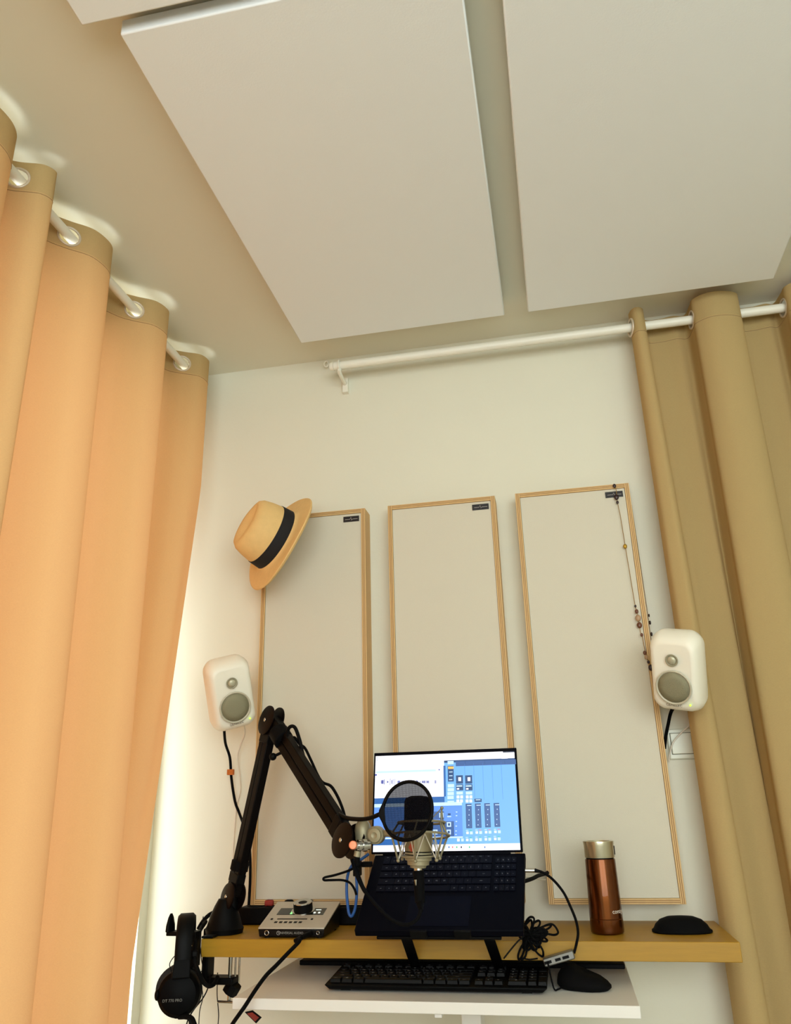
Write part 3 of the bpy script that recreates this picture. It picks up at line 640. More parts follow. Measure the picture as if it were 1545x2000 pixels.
# ------------------------------------------------------------------ microphone in its shock mount
MY = 1.605
def mic():
    mt = Q(818, 1560, MY); mbm = Q(817, 1694, MY); ax = (mt-mbm).normalized()
    def at(py): return Q(817.5, py, MY)
    def h(py): return (at(py)-mbm).dot(ax)
    root = thing('microphone', mbm, 'large nickel condenser microphone held upright in a wire shock mount', 'microphone')
    px = MY/1535*.96
    R = .0258
    MB().lathe([(R*.55, h(1695)), (R*.62, h(1690)), (R*.80, h(1689)), (R*.82, h(1681)), (R*.98, h(1680)), (R*1.0, h(1670))], mbm, ax, 40).build('base_cap', M_nickel, root, smooth=30)
    MB().lathe([(R*.99, h(1670)), (R*.99, h(1668))], mbm, ax, 40).build('dark_ring', M_black, root)
    MB().lathe([(R*1.0, h(1668)), (R*1.01, h(1664.5)), (R*.97, h(1664))], mbm, ax, 40).build('band', M_nickel, root, smooth=30)
    MB().lathe([(R*1.0, h(1664)), (R*1.0, h(1662))], mbm, ax, 40).build('dark_ring', M_black, root)
    MB().lathe([(R*1.01, h(1662)), (R*1.03, h(1650)), (R*1.04, h(1624)), (R*.98, h(1622))], mbm, ax, 40).build('body_tube', mat('nickel_body', (146, 134, 104), .48, .45), root, smooth=30)
    MB().lathe([(R*1.0, h(1622)), (R*1.09, h(1618)), (R*1.09, h(1566)), (R*.98, h(1559)), (R*.6, h(1555)), (R*.2, h(1554))], mbm, ax, 40).build('head_grille', mat('dark_grille', (5, 5, 6), .6, spec=.1, bump=.8, bscale=1500), root, smooth=30)
    # diamond badge with lettering mark
    c = Q(803, 1655, MY-.0258); q = .0068
    ex = V((1, -.45, 0)).normalized()
    n_ = V((-.45, -1, 0)).normalized()
    e = [c+n_*.0*1+ex*-q, c-V((0, 0, q*1.25)), c+ex*q, c+V((0, 0, q*1.25))]
    # set the badge onto the body surface
    def snap(p):
        a = mbm+ax*(p-mbm).dot(ax); r = (p-a); return a+r.normalized()*(R*1.055)
    e = [snap(x) for x in e]
    MB().add(e+[x+(snap(c)-(mbm+ax*(c-mbm).dot(ax))).normalized()*-.002 for x in e], [(0, 1, 2, 3), (7, 6, 5, 4), (0, 4, 5, 1), (1, 5, 6, 2), (2, 6, 7, 3), (3, 7, 4, 0)]).build('badge', mat('badge_red', (170, 70, 50), .5), root)
    # connector
    c0 = mbm
    MB().cyl(c0, c0-V((0, 0, .006)), .0085, n=20).build('connector_pin_housing', M_chrome, root, smooth=40)
    xp = MB().cyl(c0-V((0, 0, .0055)), c0-V((-.002, .003, .060)), .0105, .0095, 20).build('xlr_plug', M_blackm, mc_, smooth=40)
    MB().cyl(c0-V((-.002, .003, .060)), Q(822, 1778, 1.575), .0075, .0040, 14).build('strain_relief', M_blackm, xp, smooth=40)
    MB().cyl(c0-V((.004, .0108, .020)), c0-V((.0035, .0105, .030)), .003, .001, 10).build('latch_tab', M_chrome, xp, smooth=40)
    # shock mount
    s = thing('shock_mount', at(1640)+V((.045, 0, 0)), 'nickel wire shock mount cradle around the microphone body', 'shock mount')
    w = .0022; D = V((0, 0, 1)); 
    Rm = .057
    def C(py): return at(py)
    rA = C(1632)+V((.002, 0, 0)); rB = C(1672)+V((.001, 0, 0)); rC = C(1607)+V((.004, .01, 0))
    MB().torus(rA, (0, .16, 1), Rm, w, 48, 8).build('outer_ring', M_nickel, s, smooth=True)
    MB().torus(rC+V((0, .0, 0)), (0, .1, 1), Rm*.80, w, 40, 8).build('upper_ring', M_nickel, s, smooth=True)
    MB().torus(rB, (0, 0, 1), R*1.25, w*.8, 40, 8).build('lower_ring', M_nickel, s, smooth=True)
    for k_ in range(6):
        a = math.radians(30+60*k_); o = V((math.cos(a), math.sin(a), 0)); 
        pA = rA+o*Rm+V((0, 0, -.16*o.y*Rm)); pL = rB+o*(Rm*.74)+V((0, 0, -.006)); 
        MB().tube([pA+V((0, 0, .0)), pL], w*.9, 8, 1).ball(pL, w*1.6, n=6).build('strut', M_nickel, s, smooth=True)
        a2 = math.radians(60+60*k_); o2 = V((math.cos(a2), math.sin(a2), 0))
        a3 = math.radians(60*k_); o3 = V((math.cos(a3), math.sin(a3), 0))
        # elastic cords in a zigzag
        MB().tube([pL, rA+o2*R*1.12+V((0, 0, .004))], .0011, 6, 1).tube([pL, rA+o3*R*1.12+V((0, 0, .004))], .0011, 6, 1).build('elastic_cord', mat('elastic_white', (205, 198, 180), .8), s)
        pU = rC+o*(Rm*.80)+V((0, 0, -.1*o.y*Rm*.8))
        MB().tube([pA, pU], w*.8, 8, 1).build('strut', M_nickel, s, smooth=True)
    pu = Q(863, 1578, MY+.02); MB().tube([rA+V((Rm*.9, .02, 0)), Q(862, 1605, MY+.02), pu], w*.8, 8, 2).ball(pu, .0035, n=6).tube([pu, Q(838, 1604, MY)], .001, 5, 1).tube([pu, Q(866, 1612, MY+.03)], .001, 5, 1).build('rear_post', M_nickel, s, smooth=True)
    # swivel
    sv = Q(735, 1631, MY-.012)
    MB().tube([Q(773, 1634, MY-.02), Q(762, 1628, MY-.02), Q(748, 1628, MY-.012)], .0065, 12, 3).build('swivel_arm', M_nickel, s, smooth=True)
    MB().lathe([(.0150, -.010), (.0165, -.008), (.0165, .008), (.0135, .010), (.0125, .0125), (.006, .0135), (.003, .012)], sv, V((-.1, -1, 0)), 32).build('swivel_disc', M_nickel, s, smooth=30)
    MB().lathe([(.012, -.020), (.0150, -.016), (.0165, 0), (.0145, .010), (.0085, .020), (.004, .023)], Q(709, 1622, MY), (0, 0, 1), 24).build('swivel_nut', M_nickel, s, smooth=30)
    MB().cyl(Q(724, 1628, MY), Q(709, 1628, MY), .010, n=16).build('swivel_link', M_nickel, s, smooth=40)
    # chrome adapter and copper knob on the boom head
    ad = thing('boom_adapter', Q(705, 1650, 1.585), 'chrome thread adapter with round copper knob at the boom head', 'adapter')
    a0, a1 = Q(692, 1652, 1.57), Q(722, 1650, 1.585)
    d = (a1-a0).normalized()
    for i, (t0, t1, r) in enumerate(((.0, .25, .0065), (.25, .42, .0105), (.42, .55, .0075), (.55, .78, .0115), (.78, 1., .0085))):
        MB().cyl(a0.lerp(a1, t0), a0.lerp(a1, t1), r, n=20).build('thread_collar', M_chrome, ad, smooth=40)
    MB().lathe([(.0078, 0), (.0080, .002), (.0078, .0085), (.0065, .0095), (.002, .0096)], Q(691, 1651, 1.572), V((.05, -1, .1)), 24).build('copper_knob', M_copper, ad, smooth=30)
    MB().cyl(Q(709, 1640, MY), Q(707, 1650, MY), .0085, n=16).build('neck', M_nickel, ad, smooth=40)
    MB().cyl(Q(699, 1662, 1.58), Q(697, 1673, 1.58), .0065, n=14).build('lower_collar', M_nickel, ad, smooth=40)
    MB().cyl(Q(697, 1673, 1.58), Q(698, 1686, 1.58), .0062, .0048, 14).build('tip', M_blackm, ad, smooth=40)
mic()

# ------------------------------------------------------------------ pop filter
def popfilter():
    c = Q(795, 1583, 1.50); ax = V((-.30, -1, .22)).normalized()
    root = thing('pop_filter', c, 'round black mesh pop filter in front of the microphone', 'pop filter')
    R = .0505
    MB().torus(c, ax, R, .0032, 56, 10, a=V((1, -.3, 0))).build('hoop', M_black, root, smooth=True)
    m = bpy.data.materials.new('nylon_mesh'); m.use_nodes = True; nt = m.node_tree; n = nt.nodes; b = n['Principled BSDF']
    b.inputs['Base Color'].default_value = (.004, .004, .006, 1); b.inputs['Roughness'].default_value = .7; b.inputs['Specular IOR Level'].default_value = .03
    tc = n.new('ShaderNodeTexCoord'); wv = []
    for dr in ('X', 'Z'):
        w_ = n.new('ShaderNodeTexWave'); w_.bands_direction = dr; w_.inputs['Scale'].default_value = 260; w_.inputs['Distortion'].default_value = .4
        nt.links.new(tc.outputs['Object'], w_.inputs[0]); wv.append(w_)
    mx = n.new('ShaderNodeMath'); mx.operation = 'MAXIMUM'; nt.links.new(wv[0].outputs['Fac'], mx.inputs[0]); nt.links.new(wv[1].outputs['Fac'], mx.inputs[1])
    rp = n.new('ShaderNodeMapRange'); rp.inputs[1].default_value = .35; rp.inputs[2].default_value = 1.; rp.inputs[3].default_value = .34; rp.inputs[4].default_value = .86
    nt.links.new(mx.outputs[0], rp.inputs[0]); nt.links.new(rp.outputs[0], b.inputs['Alpha'])
    MB().lathe([(R-.001, -.0006), (R-.001, .0006)], c, ax, 56).build('mesh_screen', m, root)
    cable('gooseneck', [Q(561, 1448, 1.79), Q(561, 1432, 1.785), Q(566, 1420, 1.78), Q(576, 1421, 1.78), Q(585, 1445, 1.775), Q(592, 1475, 1.77), Q(604, 1512, 1.75), Q(625, 1555, 1.70), Q(648, 1580, 1.65), Q(672, 1596, 1.61), Q(700, 1600, 1.58), Q(722, 1598, 1.56), Q(742, 1590, 1.545)], .0042, M_black, 'black gooseneck running from the arm clip to the pop filter', parent=root)
    MB().hexa([Q(740, 1583, 1.512), Q(740, 1595, 1.512), Q(754, 1622, 1.512), Q(750, 1562, 1.512), Q(740, 1583, 1.500), Q(740, 1595, 1.500), Q(754, 1622, 1.500), Q(750, 1562, 1.500)]).build('hoop_clip', M_black, root, bevel=.002)
popfilter()

# ------------------------------------------------------------------ laptop
LW = .32; LC = -.258
LF, LH, LT = V((0, 1.632, CAMZ-.229)), V((0, 1.792, CAMZ-.1075)), V((0, 1.835, CAMZ+.1035))
def laptop():
    root = thing('laptop', (LC, 1.70, LF.z), 'dark laptop with bright audio software screen raised on a stand', 'laptop')
    mk = mat('laptop_shell', (2, 3, 12), .55, spec=.06)
    db = (LH-LF).normalized(); nb = V((0, -db.z, db.y)); LB = (LH-LF).length
    def Bp(u, s, h=0): return V((LC-.003+.006*s+(u-.5)*LW, 0, 0))+V((0, LF.y, LF.z))+db*(s*LB)+nb*h
    T = .015
    def slab(u0, u1, s0, s1, h0, h1): return MB().hexa([Bp(u0, s0, h0), Bp(u1, s0, h0), Bp(u1, s1, h0), Bp(u0, s1, h0), Bp(u0, s0, h1), Bp(u1, s0, h1), Bp(u1, s1, h1), Bp(u0, s1, h1)])
    slab(0, 1, 0, 1, -T, 0).build('base', mk, root, bevel=.002)
    slab(.30, .68, .05, .42, 0, .0004).build('touchpad', mat('touchpad', (4, 7, 22), .5, spec=.07), root)
    # keys
    kc = mat('laptop_key', (5, 7, 20), .5, spec=.1); proto = {}
    rows = [('esc F1 F2 F3 F4 F5 F6 F7 F8 F9 F10 F11 F12 del', [1]*14, .93, .035),
            ('` 1 2 3 4 5 6 7 8 9 0 - = bk', [1]*13+[1.6], .86, .07), ('tab Q W E R T Y U I O P [ ] \\', [1.4]+[1]*12+[1.2], .765, .07),
            ('caps A S D F G H J K L ; \' ent', [1.7]+[1]*11+[1.9], .67, .07), ('shf Z X C V B N M , . / shift', [2.2]+[1]*10+[2.4], .575, .07), ('ctl fn \u229e alt   alt ctl \u2190 \u2195 \u2192', [1.2, 1, 1, 1, 5.4, 1, 1, 1, 1, 1], .48, .07)]
    leg = MB()
    for txt, ws, s, hs in rows:
        names = txt.split(' ') if s > .5 else ['ctl', 'fn', '#', 'alt', '', 'alt', 'ctl', '<', '^', '>']
        tot = sum(ws); u = .07
        for nme, wd in zip(names, ws):
            du = wd/tot*.72
            key = (round(du, 3), hs)
            if key not in proto:
                proto[key] = (slab(u+.002, u+du-.002, s, s+hs*1.05, .0002, .0016).build('key', kc, root), u, s)
            else:
                p, u_, s_ = proto[key]; dup(p, Bp(u, s)-Bp(u_, s_), root)
            if nme:
                text_mb(leg, nme, .0052 if len(nme) < 2 else .0034, Bp(u+du*.5, s+hs*.45, .0017), (1, 0, 0), db, .0001)
            u += du
        # number pad
        if hs > .05 and s < .8 or s == .86:
            for i in range(4):
                u = .81+i*.034; key = ('n', hs)
                if key not in proto: proto[key] = (slab(u+.002, u+.032, s, s+hs*1.05, .0002, .0016).build('key', kc, root), u, s)
                else:
                    p, u_, s_ = proto[key]; dup(p, Bp(u, s)-Bp(u_, s_), root)
                text_mb(leg, '789+456-123*0./='[(int((.87-s)*10) % 4)*4+i], .005, Bp(u+.017, s+hs*.4, .0017), (1, 0, 0), db, .0001)
    leg.build('key_legends', mat('legend_grey', (120, 125, 135), .6), root)
    # lid
    dl = (LT-LH).normalized(); nl = V((0, -dl.z, dl.y)); 
    P0, P1, P2, P3 = Q(727, 1668, LH.y), Q(1023, 1664, LH.y), Q(1007, 1462, LT.y), Q(729, 1469, LT.y)
    P0.z = P1.z = (P0.z+P1.z)/2; P2.z = P3.z = (P2.z+P3.z)/2
    xl = (P0.x+P3.x)/2; xr = (P1.x+P2.x)/2
    LL = (V((0, LT.y, P2.z))-V((0, LH.y, P0.z))).length
    o0 = V((0, LH.y, P0.z)); dl = (V((0, LT.y, P2.z))-o0).normalized(); nl = V((0, -dl.z, dl.y))
    def S(u, v, h=0): return V((lerp(xl, xr, u), 0, 0))+o0+dl*(LL*(1-v))+nl*h      # v 0 top
    def slabS(u0, u1, v0, v1, h0, h1, mb=None): return (mb or MB()).hexa([S(u0, v1, h0), S(u1, v1, h0), S(u1, v0, h0), S(u0, v0, h0), S(u0, v1, h1), S(u1, v1, h1), S(u1, v0, h1), S(u0, v0, h1)])
    slabS(0, 1, 0, 1, -.006, 0).build('lid', mk, root, bevel=.0015)
    MB().cyl(S(.08, 1.005, -.004), S(.92, 1.005, -.004), .0055, n=14).build('hinge', mk, root, smooth=40)
    # picture on the display, measured in the proportions of the shown desktop
    A = [(140, 165), (1370, 120), (1455, 995), (135, 1015)]
    U0, U1, V0, V1 = .012, .985, .035, .982
    def homog(x, y):      # inverse bilinear
        u = v = .5
        for _ in range(20):
            fx = [ (A[0][i]*(1-u)*(1-v)+A[1][i]*u*(1-v)+A[2][i]*u*v+A[3][i]*(1-u)*v)-(x, y)[i] for i in (0, 1)]
            du_ = [(A[1][i]-A[0][i])*(1-v)+(A[2][i]-A[3][i])*v for i in (0, 1)]; dv_ = [(A[3][i]-A[0][i])*(1-u)+(A[2][i]-A[1][i])*u for i in (0, 1)]
            det = du_[0]*dv_[1]-du_[1]*dv_[0]
            u -= (fx[0]*dv_[1]-fx[1]*dv_[0])/det; v -= (fx[1]*du_[0]-fx[0]*du_[1])/det
        return U0+(U1-U0)*u, V0+(V1-V0)*v
    pal = {'w': (246, 246, 252), 's': (112, 176, 240), 'b': (60, 118, 190), 'd': (34, 72, 120), 'k': (16, 30, 60), 'p': (92, 146, 232), 'n': (20, 50, 150), 'c': (196, 224, 250), 'y': (255, 190, 90), 'g': (60, 190, 130), 'r': (225, 120, 130), 't': (56, 92, 150), 'm': (30, 96, 168), 'o': (230, 150, 60)}
    keys_ = list(pal); ml = [mat('screen_'+k, pal[k], .3, emit=1.45) for k in keys_]
    for m_ in ml: m_.node_tree.nodes['Principled BSDF'].inputs['Base Color'].default_value = (0.01, .01, .01, 1)
    mb = MB(); lay = [0]
    def R(x0, y0, x1, y1, c, lv=None):
        lay[0] += .0000025
        u0, v0 = homog(x0, y0); u1, v1 = homog(x1, y1); mb.k = keys_.index(c); h = .0004+lay[0]
        mb.add([S(u0, v1, h), S(u1, v1, h), S(u1, v0, h), S(u0, v0, h)], [(0, 1, 2, 3)])
    def UV(u0, v0, u1, v1, c):
        lay[0] += .0000025; mb.k = keys_.index(c); h = .0004+lay[0]
        u0, u1 = U0+(U1-U0)*u0, U0+(U1-U0)*u1; v0, v1 = V0+(V1-V0)*v0, V0+(V1-V0)*v1
        mb.add([S(u0, v1, h), S(u1, v1, h), S(u1, v0, h), S(u0, v0, h)], [(0, 1, 2, 3)])
    UV(0, 0, 1, 1, 'w')
    UV(0, .455, 1, .935, 'm')
    UV(0, 0, .51, .455, 'w')
    UV(.50, .075, 1, .935, 's'); UV(.50, .075, 1, .10, 'd'); UV(.92, .0, 1.0, .012, 'k')
    UV(.495, .13, .51, .455, 'm')
    # plugin window left of the mixer
    UV(.0, .52, .62, .86, 'p'); UV(.0, .515, .62, .55, 'c'); UV(.0, .86, .62, .875, 'c'); UV(.0, .89, .50, .93, 'm')
    R(655, 668, 775, 735, 't'); R(665, 755, 870, 880, 't')
    for cx_, cy_, r_ in ((750, 700, 20), (820, 780, 20), (820, 845, 20), (700, 845, 20), (665, 850, 14)): R(cx_-r_, cy_-r_, cx_+r_, cy_+r_, 'c'); R(cx_-r_*.5, cy_-r_*.5, cx_+r_*.5, cy_+r_*.5, 'd')
    for yy in (668, 700, 750, 790, 832, 862): R(878, yy, 892, yy+8, 'c')
    R(806, 684, 832, 700, 'd'); R(802, 708, 838, 716, 'c')
    # toolbar strip on the mixer
    R(862, 215, 1390, 243, 't')
    for xx in (944, 1116, 1290): R(xx, 210, xx+5, 240, 'd')
    R(1262, 180, 1316, 190, 'w')
    # channel lines
    for xx in (938, 1018, 1098, 1180, 1262): 
        u, v = homog(xx+15, 420); UV((u-U0)/(U1-U0)-.0008, .115, (u-U0)/(U1-U0)+.0008, .50, 'b')
    # left button column
    R(790, 212, 845, 240, 'c')
    R(792, 258, 852, 400, 'd'); R(796, 264, 846, 284, 'y')
    for yy in (310, 345, 380): R(808, yy, 838, yy+6, 'c')
    for yy in (424, 460, 495, 530): R(798, yy, 856, yy+28, 'c')
    R(800, 574, 860, 584, 'c')
    # two channels with knobs
    for x0 in (868, 950):
        R(x0, 345, x0+66, 420, 'd'); R(x0+22, 362, x0+48, 396, 'w'); R(x0+3, 428, x0+70, 480, 'd'); R(x0+8, 436, x0+60, 446, 'c'); R(x0+12, 460, x0+34, 474, 'w')
        R(x0+10, 492, x0+68, 516, 'c')
        for a in (0, 1):
            for b in (0, 1): R(x0+12+a*32, 526+b*36, x0+38+a*32, 552+b*36, 'w')
    R(1038, 556, 1104, 584, 'd'); R(1050, 562, 1092, 568, 'c')
    for i in range(4):
        x0 = 962+i*82
        R(x0, 600-i*2, x0+66, 812-i*4, 'd'); R(x0+5, 606-i*2, x0+61, 806-i*4, 't'); R(x0+14, 612-i*2, x0+52, 618-i*2, 'c')
        for k_ in range(4): R(x0+30, 650+k_*44-i*2, x0+38, 658+k_*44-i*2, 'c')
        for k_ in range(2):
            yy = 828+k_*60-i*3
            R(x0+10, yy, x0+32, yy+5, 'c'); R(x0+42, yy, x0+64, yy+5, 'r' if k_ == 0 and i else 'g')
            R(x0+14, yy+14, x0+36, yy+34, 'w'); R(x0+46, yy+12, x0+72, yy+36, 'c')
    R(896, 900, 920, 924, 'w'); R(932, 900, 956, 924, 'c')
    # audio editor waveform
    rnd = random.Random(3)
    x = 195
    for x0, x1, amp in ((195, 218, 22), (222, 228, 40), (250, 262, 10), (276, 280, 30), (290, 298, 22), (304, 308, 34), (318, 322, 34), (345, 370, 14), (382, 400, 12), (412, 434, 14), (452, 480, 15), (482, 534, 16), (545, 556, 5), (566, 600, 13), (606, 632, 13), (682, 696, 16)):
        xx = x0
        while xx < x1:
            a = amp*(.55+.45*rnd.random()); R(xx, 404-a, min(xx+5, x1), 404+a, 'n'); xx += 5.5
    for xx in (718, 752): R(xx, 330, xx+4, 508, 'c')
    R(712, 288, 724, 298, 'n'); R(138, 334, 156, 346, 'n'); R(150, 178, 158, 184, 'b'); R(150, 200, 158, 206, 'b'); R(145, 306, 690, 308, 'c')
    # taskbar marks
    for xx, c_ in ((852, 'r'), (890, 'g'), (930, 'k'), (1002, 'g'), (1138, 'b'), (820, 'b'), (790, 'c')): R(xx, 966, xx+12, 980, c_)
    mb.build('display', ml, root, clean=False)
    # stand
    sd = thing('laptop_stand', (LC, 1.74, DZ), 'black folding laptop stand with two slanted legs on the white desk', 'laptop stand')
    ms = M_black
    for px0, px1, qx0, qx1 in ((786, 806, 800, 818), (948, 966, 966, 984)):
        xa = Q((px0+px1)/2, 1822, 1.65).x; xb = Q((qx0+qx1)/2, 1872, 1.82).x
        arm0 = Bp((xa-LC)/LW+.5, .02, -T-.0012); tb = Bp((xa-LC)/LW+.5, .80, -T-.0012)
        MB().tube([arm0-nb*.004, tb-nb*.004], .004, 4, 1).build('tray_arm', ms, sd)
        h = V((.0105, 0, 0)); t = V((0, .0035, 0)); a_ = arm0-nb*.003; fl = V((xb, 1.862, DZ+.0038))
        MB().hexa([fl-h-t, fl+h-t, fl+h+t, fl-h+t, a_-h-t, a_+h-t, a_+h+t, a_-h+t]).build('leg', ms, sd, bevel=.001)
    MB().box((LC-.12, 1.856, DZ+.0002), (LC+.13, 1.958, DZ+.0036)).build('base_plate', ms, sd, bevel=.001)
    for u in (.16, .34, .60, .78):
        slab(u, u+.10, -.025, .0, -T-.002, .002).build('front_lip', ms, sd, bevel=.001) if u in (.34, .60) else None
    slab(.13, .87, -.006, .035, -T-.006, -T-.0006).build('front_bar', ms, sd, bevel=.001)
    slab(.13, .87, .80, .86, -T-.006, -T-.0006).build('rear_bar', ms, sd, bevel=.001)
    return Bp
BP = laptop()

# ------------------------------------------------------------------ keyboard
def keyboard():
    a = QZ(632, 1934, DZ+.006); b = QZ(1060, 1941, DZ+.006)
    x0, x1 = -.503, -.068; y0, y1 = 1.707, 1.850; zf, zb = DZ+.016, DZ+.026
    root = thing('keyboard', ((x0+x1)/2, (y0+y1)/2, DZ), 'full size black keyboard on the white desk in front of the shelf', 'keyboard')
    mk = mat('keyboard_black', (5, 6, 7), .5, spec=.10)
    MB().hexa([V((x0+.01, y0+.006, DZ+.003)), V((x1-.01, y0+.006, DZ+.003)), V((x1-.004, y1, DZ+.003)), V((x0+.004, y1, DZ+.003)), V((x0, y0, zf-.004)), V((x1, y0, zf-.004)), V((x1, y1, zb-.002)), V((x0, y1, zb-.002))]).build('case', mk, root, bevel=.003)
    ft = MB().box((x0+.03, y1-.03, DZ+.0003), (x0+.05, y1-.015, DZ+.0035)).build('foot', M_blacksoft, root); dup(ft, (x1-x0-.08, 0, 0), root)
    dup(ft, (0, -.095, 0), root); dup(ft, (x1-x0-.08, -.095, 0), root)
    sl = (zb-zf)/(y1-y0)
    def K(x, y, h=0): return V((x, y, zf-.0035+(y-y0)*sl+h))
    u = .0190; X = x0+.008; Y = y0+.014; proto = {}; leg = MB(); kc = mat('keycap', (7, 8, 9), .5, spec=.15)
    def key(x, y, w, d=.0172, lab=''):
        k = (round(w, 4), round(d, 4))
        if k not in proto:
            g = .0009; i = .0022; h = .0068
            proto[k] = (MB().hexa([K(x+g, y+g), K(x+w-g, y+g), K(x+w-g, y+d-g), K(x+g, y+d-g), K(x+i, y+i, h), K(x+w-i, y+i, h), K(x+w-i, y+d-i*.7, h), K(x+i, y+d-i*.7, h)]).build('key', kc, root, bevel=.0006, seg=1), x, y)
        else:
            p, x_, y_ = proto[k]; dup(p, K(x, y)-K(x_, y_), root)
        if lab: text_mb(leg, lab, .0075 if len(lab) == 1 else .0044, K(x+w*.45, y+d*.4, .0072), (1, 0, 0), (0, 1, sl), .0001)
    rows = [([1.25, 1.25, 1.25, 6.25, 1.25, 1.25, 1.25, 1.25], ['ctrl', '#', 'alt', '', 'alt', '#', 'fn', 'ctrl']), ([2.25]+[1]*10+[2.75], ['shift']+list('ZXCVBNM,./')+['shift']),
            ([1.75]+[1]*11+[2.25], ['caps']+list("ASDFGHJKL;'")+['enter']), ([1.5]+[1]*12+[1.5], ['tab']+list('QWERTYUIOP[]\\')), ([1]*13+[2], list('`1234567890-=')+['<-'])]
    d = .0182
    for r, (ws, ls) in enumerate(rows):
        x = X
        for w_, l in zip(ws, ls): key(x, Y+r*d, w_*u*.985, lab=l); x += w_*u*.985
    yf = Y+5*d+.006
    for i in range(13): key(X+i*u*1.13+(0 if i == 0 else .004), yf, u*.98, .0150, 'Esc' if i == 0 else 'F%d' % i)
    nx = X+15.35*u*.985
    for i in range(3):
        key(nx+i*u, yf, u*.98, .0150, ['Prt', 'Scr', 'Brk'][i]); key(nx+i*u, Y+4*d, u*.98, lab=['Ins', 'Hm', 'PgU'][i]); key(nx+i*u, Y+3*d, u*.98, lab=['Del', 'End', 'PgD'][i]); key(nx+i*u, Y, u*.98, lab='<v>'[i])
    key(nx+u, Y+d, u*.98, lab='^')
    mx = nx+3.35*u
    for r, s in enumerate(('0.', '123', '456', '789', 'N/*')):
        xx = mx
        for i, c in enumerate(s):
            ww = u*.98*(2 if (r == 0 and i == 0) else 1); key(xx, Y+r*d, ww, lab=c); xx += u*(2 if (r == 0 and i == 0) else 1)
    key(mx+3*u, Y+4*d, u*.98, lab='-')
    key(mx+3*u, Y, u*.98, d*2-.001, ''); key(mx+3*u, Y+2*d, u*.98, d*2-.001, '+')
    leg.build('key_legends', mat('legend_white', (190, 190, 190), .6), root)
keyboard()

# ------------------------------------------------------------------ mouse
def mouse():
    c = V((.0, 1.775))
    o = thing('computer_mouse', (c.x, c.y, DZ), 'black wireless mouse on the right of the white desk', 'mouse')
    rings = []
    P = ell(0, 0, .052, .036, 0, 44, 2.3, .0)
    for s, zz, sh in ((.90, .0008, 0), (1.0, .006, 0), (1.0, .011, 0), (.92, .019, .002), (.76, .027, .004), (.50, .0325, .006), (.18, .0345, .007)):
        ring = []
        for x, y in P:
            wv = -.004*math.cos(x*60)
            q = V((x*s-sh, y*s*(1-.12*(x/.052)), zz*(1-.20*(x/.05))+(0)))
            a = math.radians(-22)
            ring.append(V((c.x+q.x*math.cos(a)-q.y*math.sin(a), c.y+q.x*math.sin(a)+q.y*math.cos(a), DZ+q.z)))
        rings.append(ring)
    MB().loft(rings).build('shell', M_blackm, o, smooth=True)
    a = math.radians(-22); ex = V((math.cos(a), math.sin(a), 0))
    w0 = V((c.x, c.y, DZ+.0325))+ex*-.026
    MB().cyl(w0-ex.cross(V((0, 0, 1)))*.003, w0+ex.cross(V((0, 0, 1)))*.003, .0055, n=16).build('scroll_wheel', M_blacksoft, o, smooth=40)
mouse()

# ------------------------------------------------------------------ usb hub and its cable
def hub():
    # small box lying tilted on the back edge of the keyboard
    a = Q(1062, 1884, 1.84); b = Q(1119, 1868, 1.82)
    c = (Q(1062, 1884, 1.748)+Q(1121, 1862, 1.748))/2
    ex = (Q(1121, 1868, 1.748)-Q(1062, 1885, 1.748)).normalized(); ey = V((.35, .9, .05)); ey = (ey-ex*ey.dot(ex)).normalized(); ez = ex.cross(ey)
    T = Matrix(((ex.x, ey.x, ez.x, c.x), (ex.y, ey.y, ez.y, c.y), (ex.z, ey.z, ez.z, c.z), (0, 0, 0, 1)))
    r = thing('usb_hub', c, 'small grey metal hub leaning between keyboard and mouse', 'hub')
    L = (Q(1121, 1868, 1.748)-Q(1062, 1885, 1.748)).length/2
    MB().box((-L, -.0, -.0075), (L, .032, .0075), T).build('body', M_grayp, r, bevel=.002)
    for x, w_ in ((-L*.72, .007), (-.002, .0055), (L*.45, .0065)):
        MB().box((x-w_, -.0008, -.003), (x+w_, .002, .002), T).build('port', M_black, r)
    p = T@V((L, .02, 0))
    pr = Bplug = BP(1.0, .86, -.006)
    s = thing('hub_cable', p, 'black cable arching from the laptop side down to the grey hub', 'cable')
    q0 = Q(1026, 1700, 1.765)
    q1 = Q(1044, 1700, 1.765)
    MB().cyl(q0, q1, .0042, n=14).build('metal_plug', M_chrome, s, smooth=40)
    MB().cyl(q1, Q(1054, 1702, 1.765), .0042, .0028, 12).build('strain_relief', M_black, s, smooth=40)
    MB().tube([q1, Q(1060, 1704, 1.765), Q(1080, 1718, 1.77), Q(1100, 1742, 1.772), Q(1113, 1768, 1.77), Q(1125, 1798, 1.768), Q(1129, 1822, 1.768), Q(1126, 1843, 1.768), p], .0026, 8, 6).build('cord', M_blackm, s, smooth=True)
    cable('hub_lead', [T@V((-L*.72, -.001, 0)), T@V((-L*.72, -.012, -.003)), V((-.058, 1.745, DZ+.006)), V((-.050, 1.745, DZ+.004)), V((-.043, 1.752, DZ+.006))], .0016, M_blackm, 'short black lead from the hub towards the mouse')
hub()
# white and black leads leaving the laptop on the right
cable('charger_cord', [Q(1022, 1722, 1.80), Q(1040, 1716, 1.85), Q(1052, 1710, 1.9), Q(1066, 1706, 1.99), Q(1070, 1704, 1.997)], .0042, M_blackm, 'black power cord behind the right side of the laptop')
cable('white_lead', [Q(1022, 1712, 1.81), Q(1040, 1714, 1.86), Q(1056, 1718, 1.93), Q(1066, 1718, 1.99)], .0014, M_whitec, 'thin white lead behind the right side of the laptop', n=6)
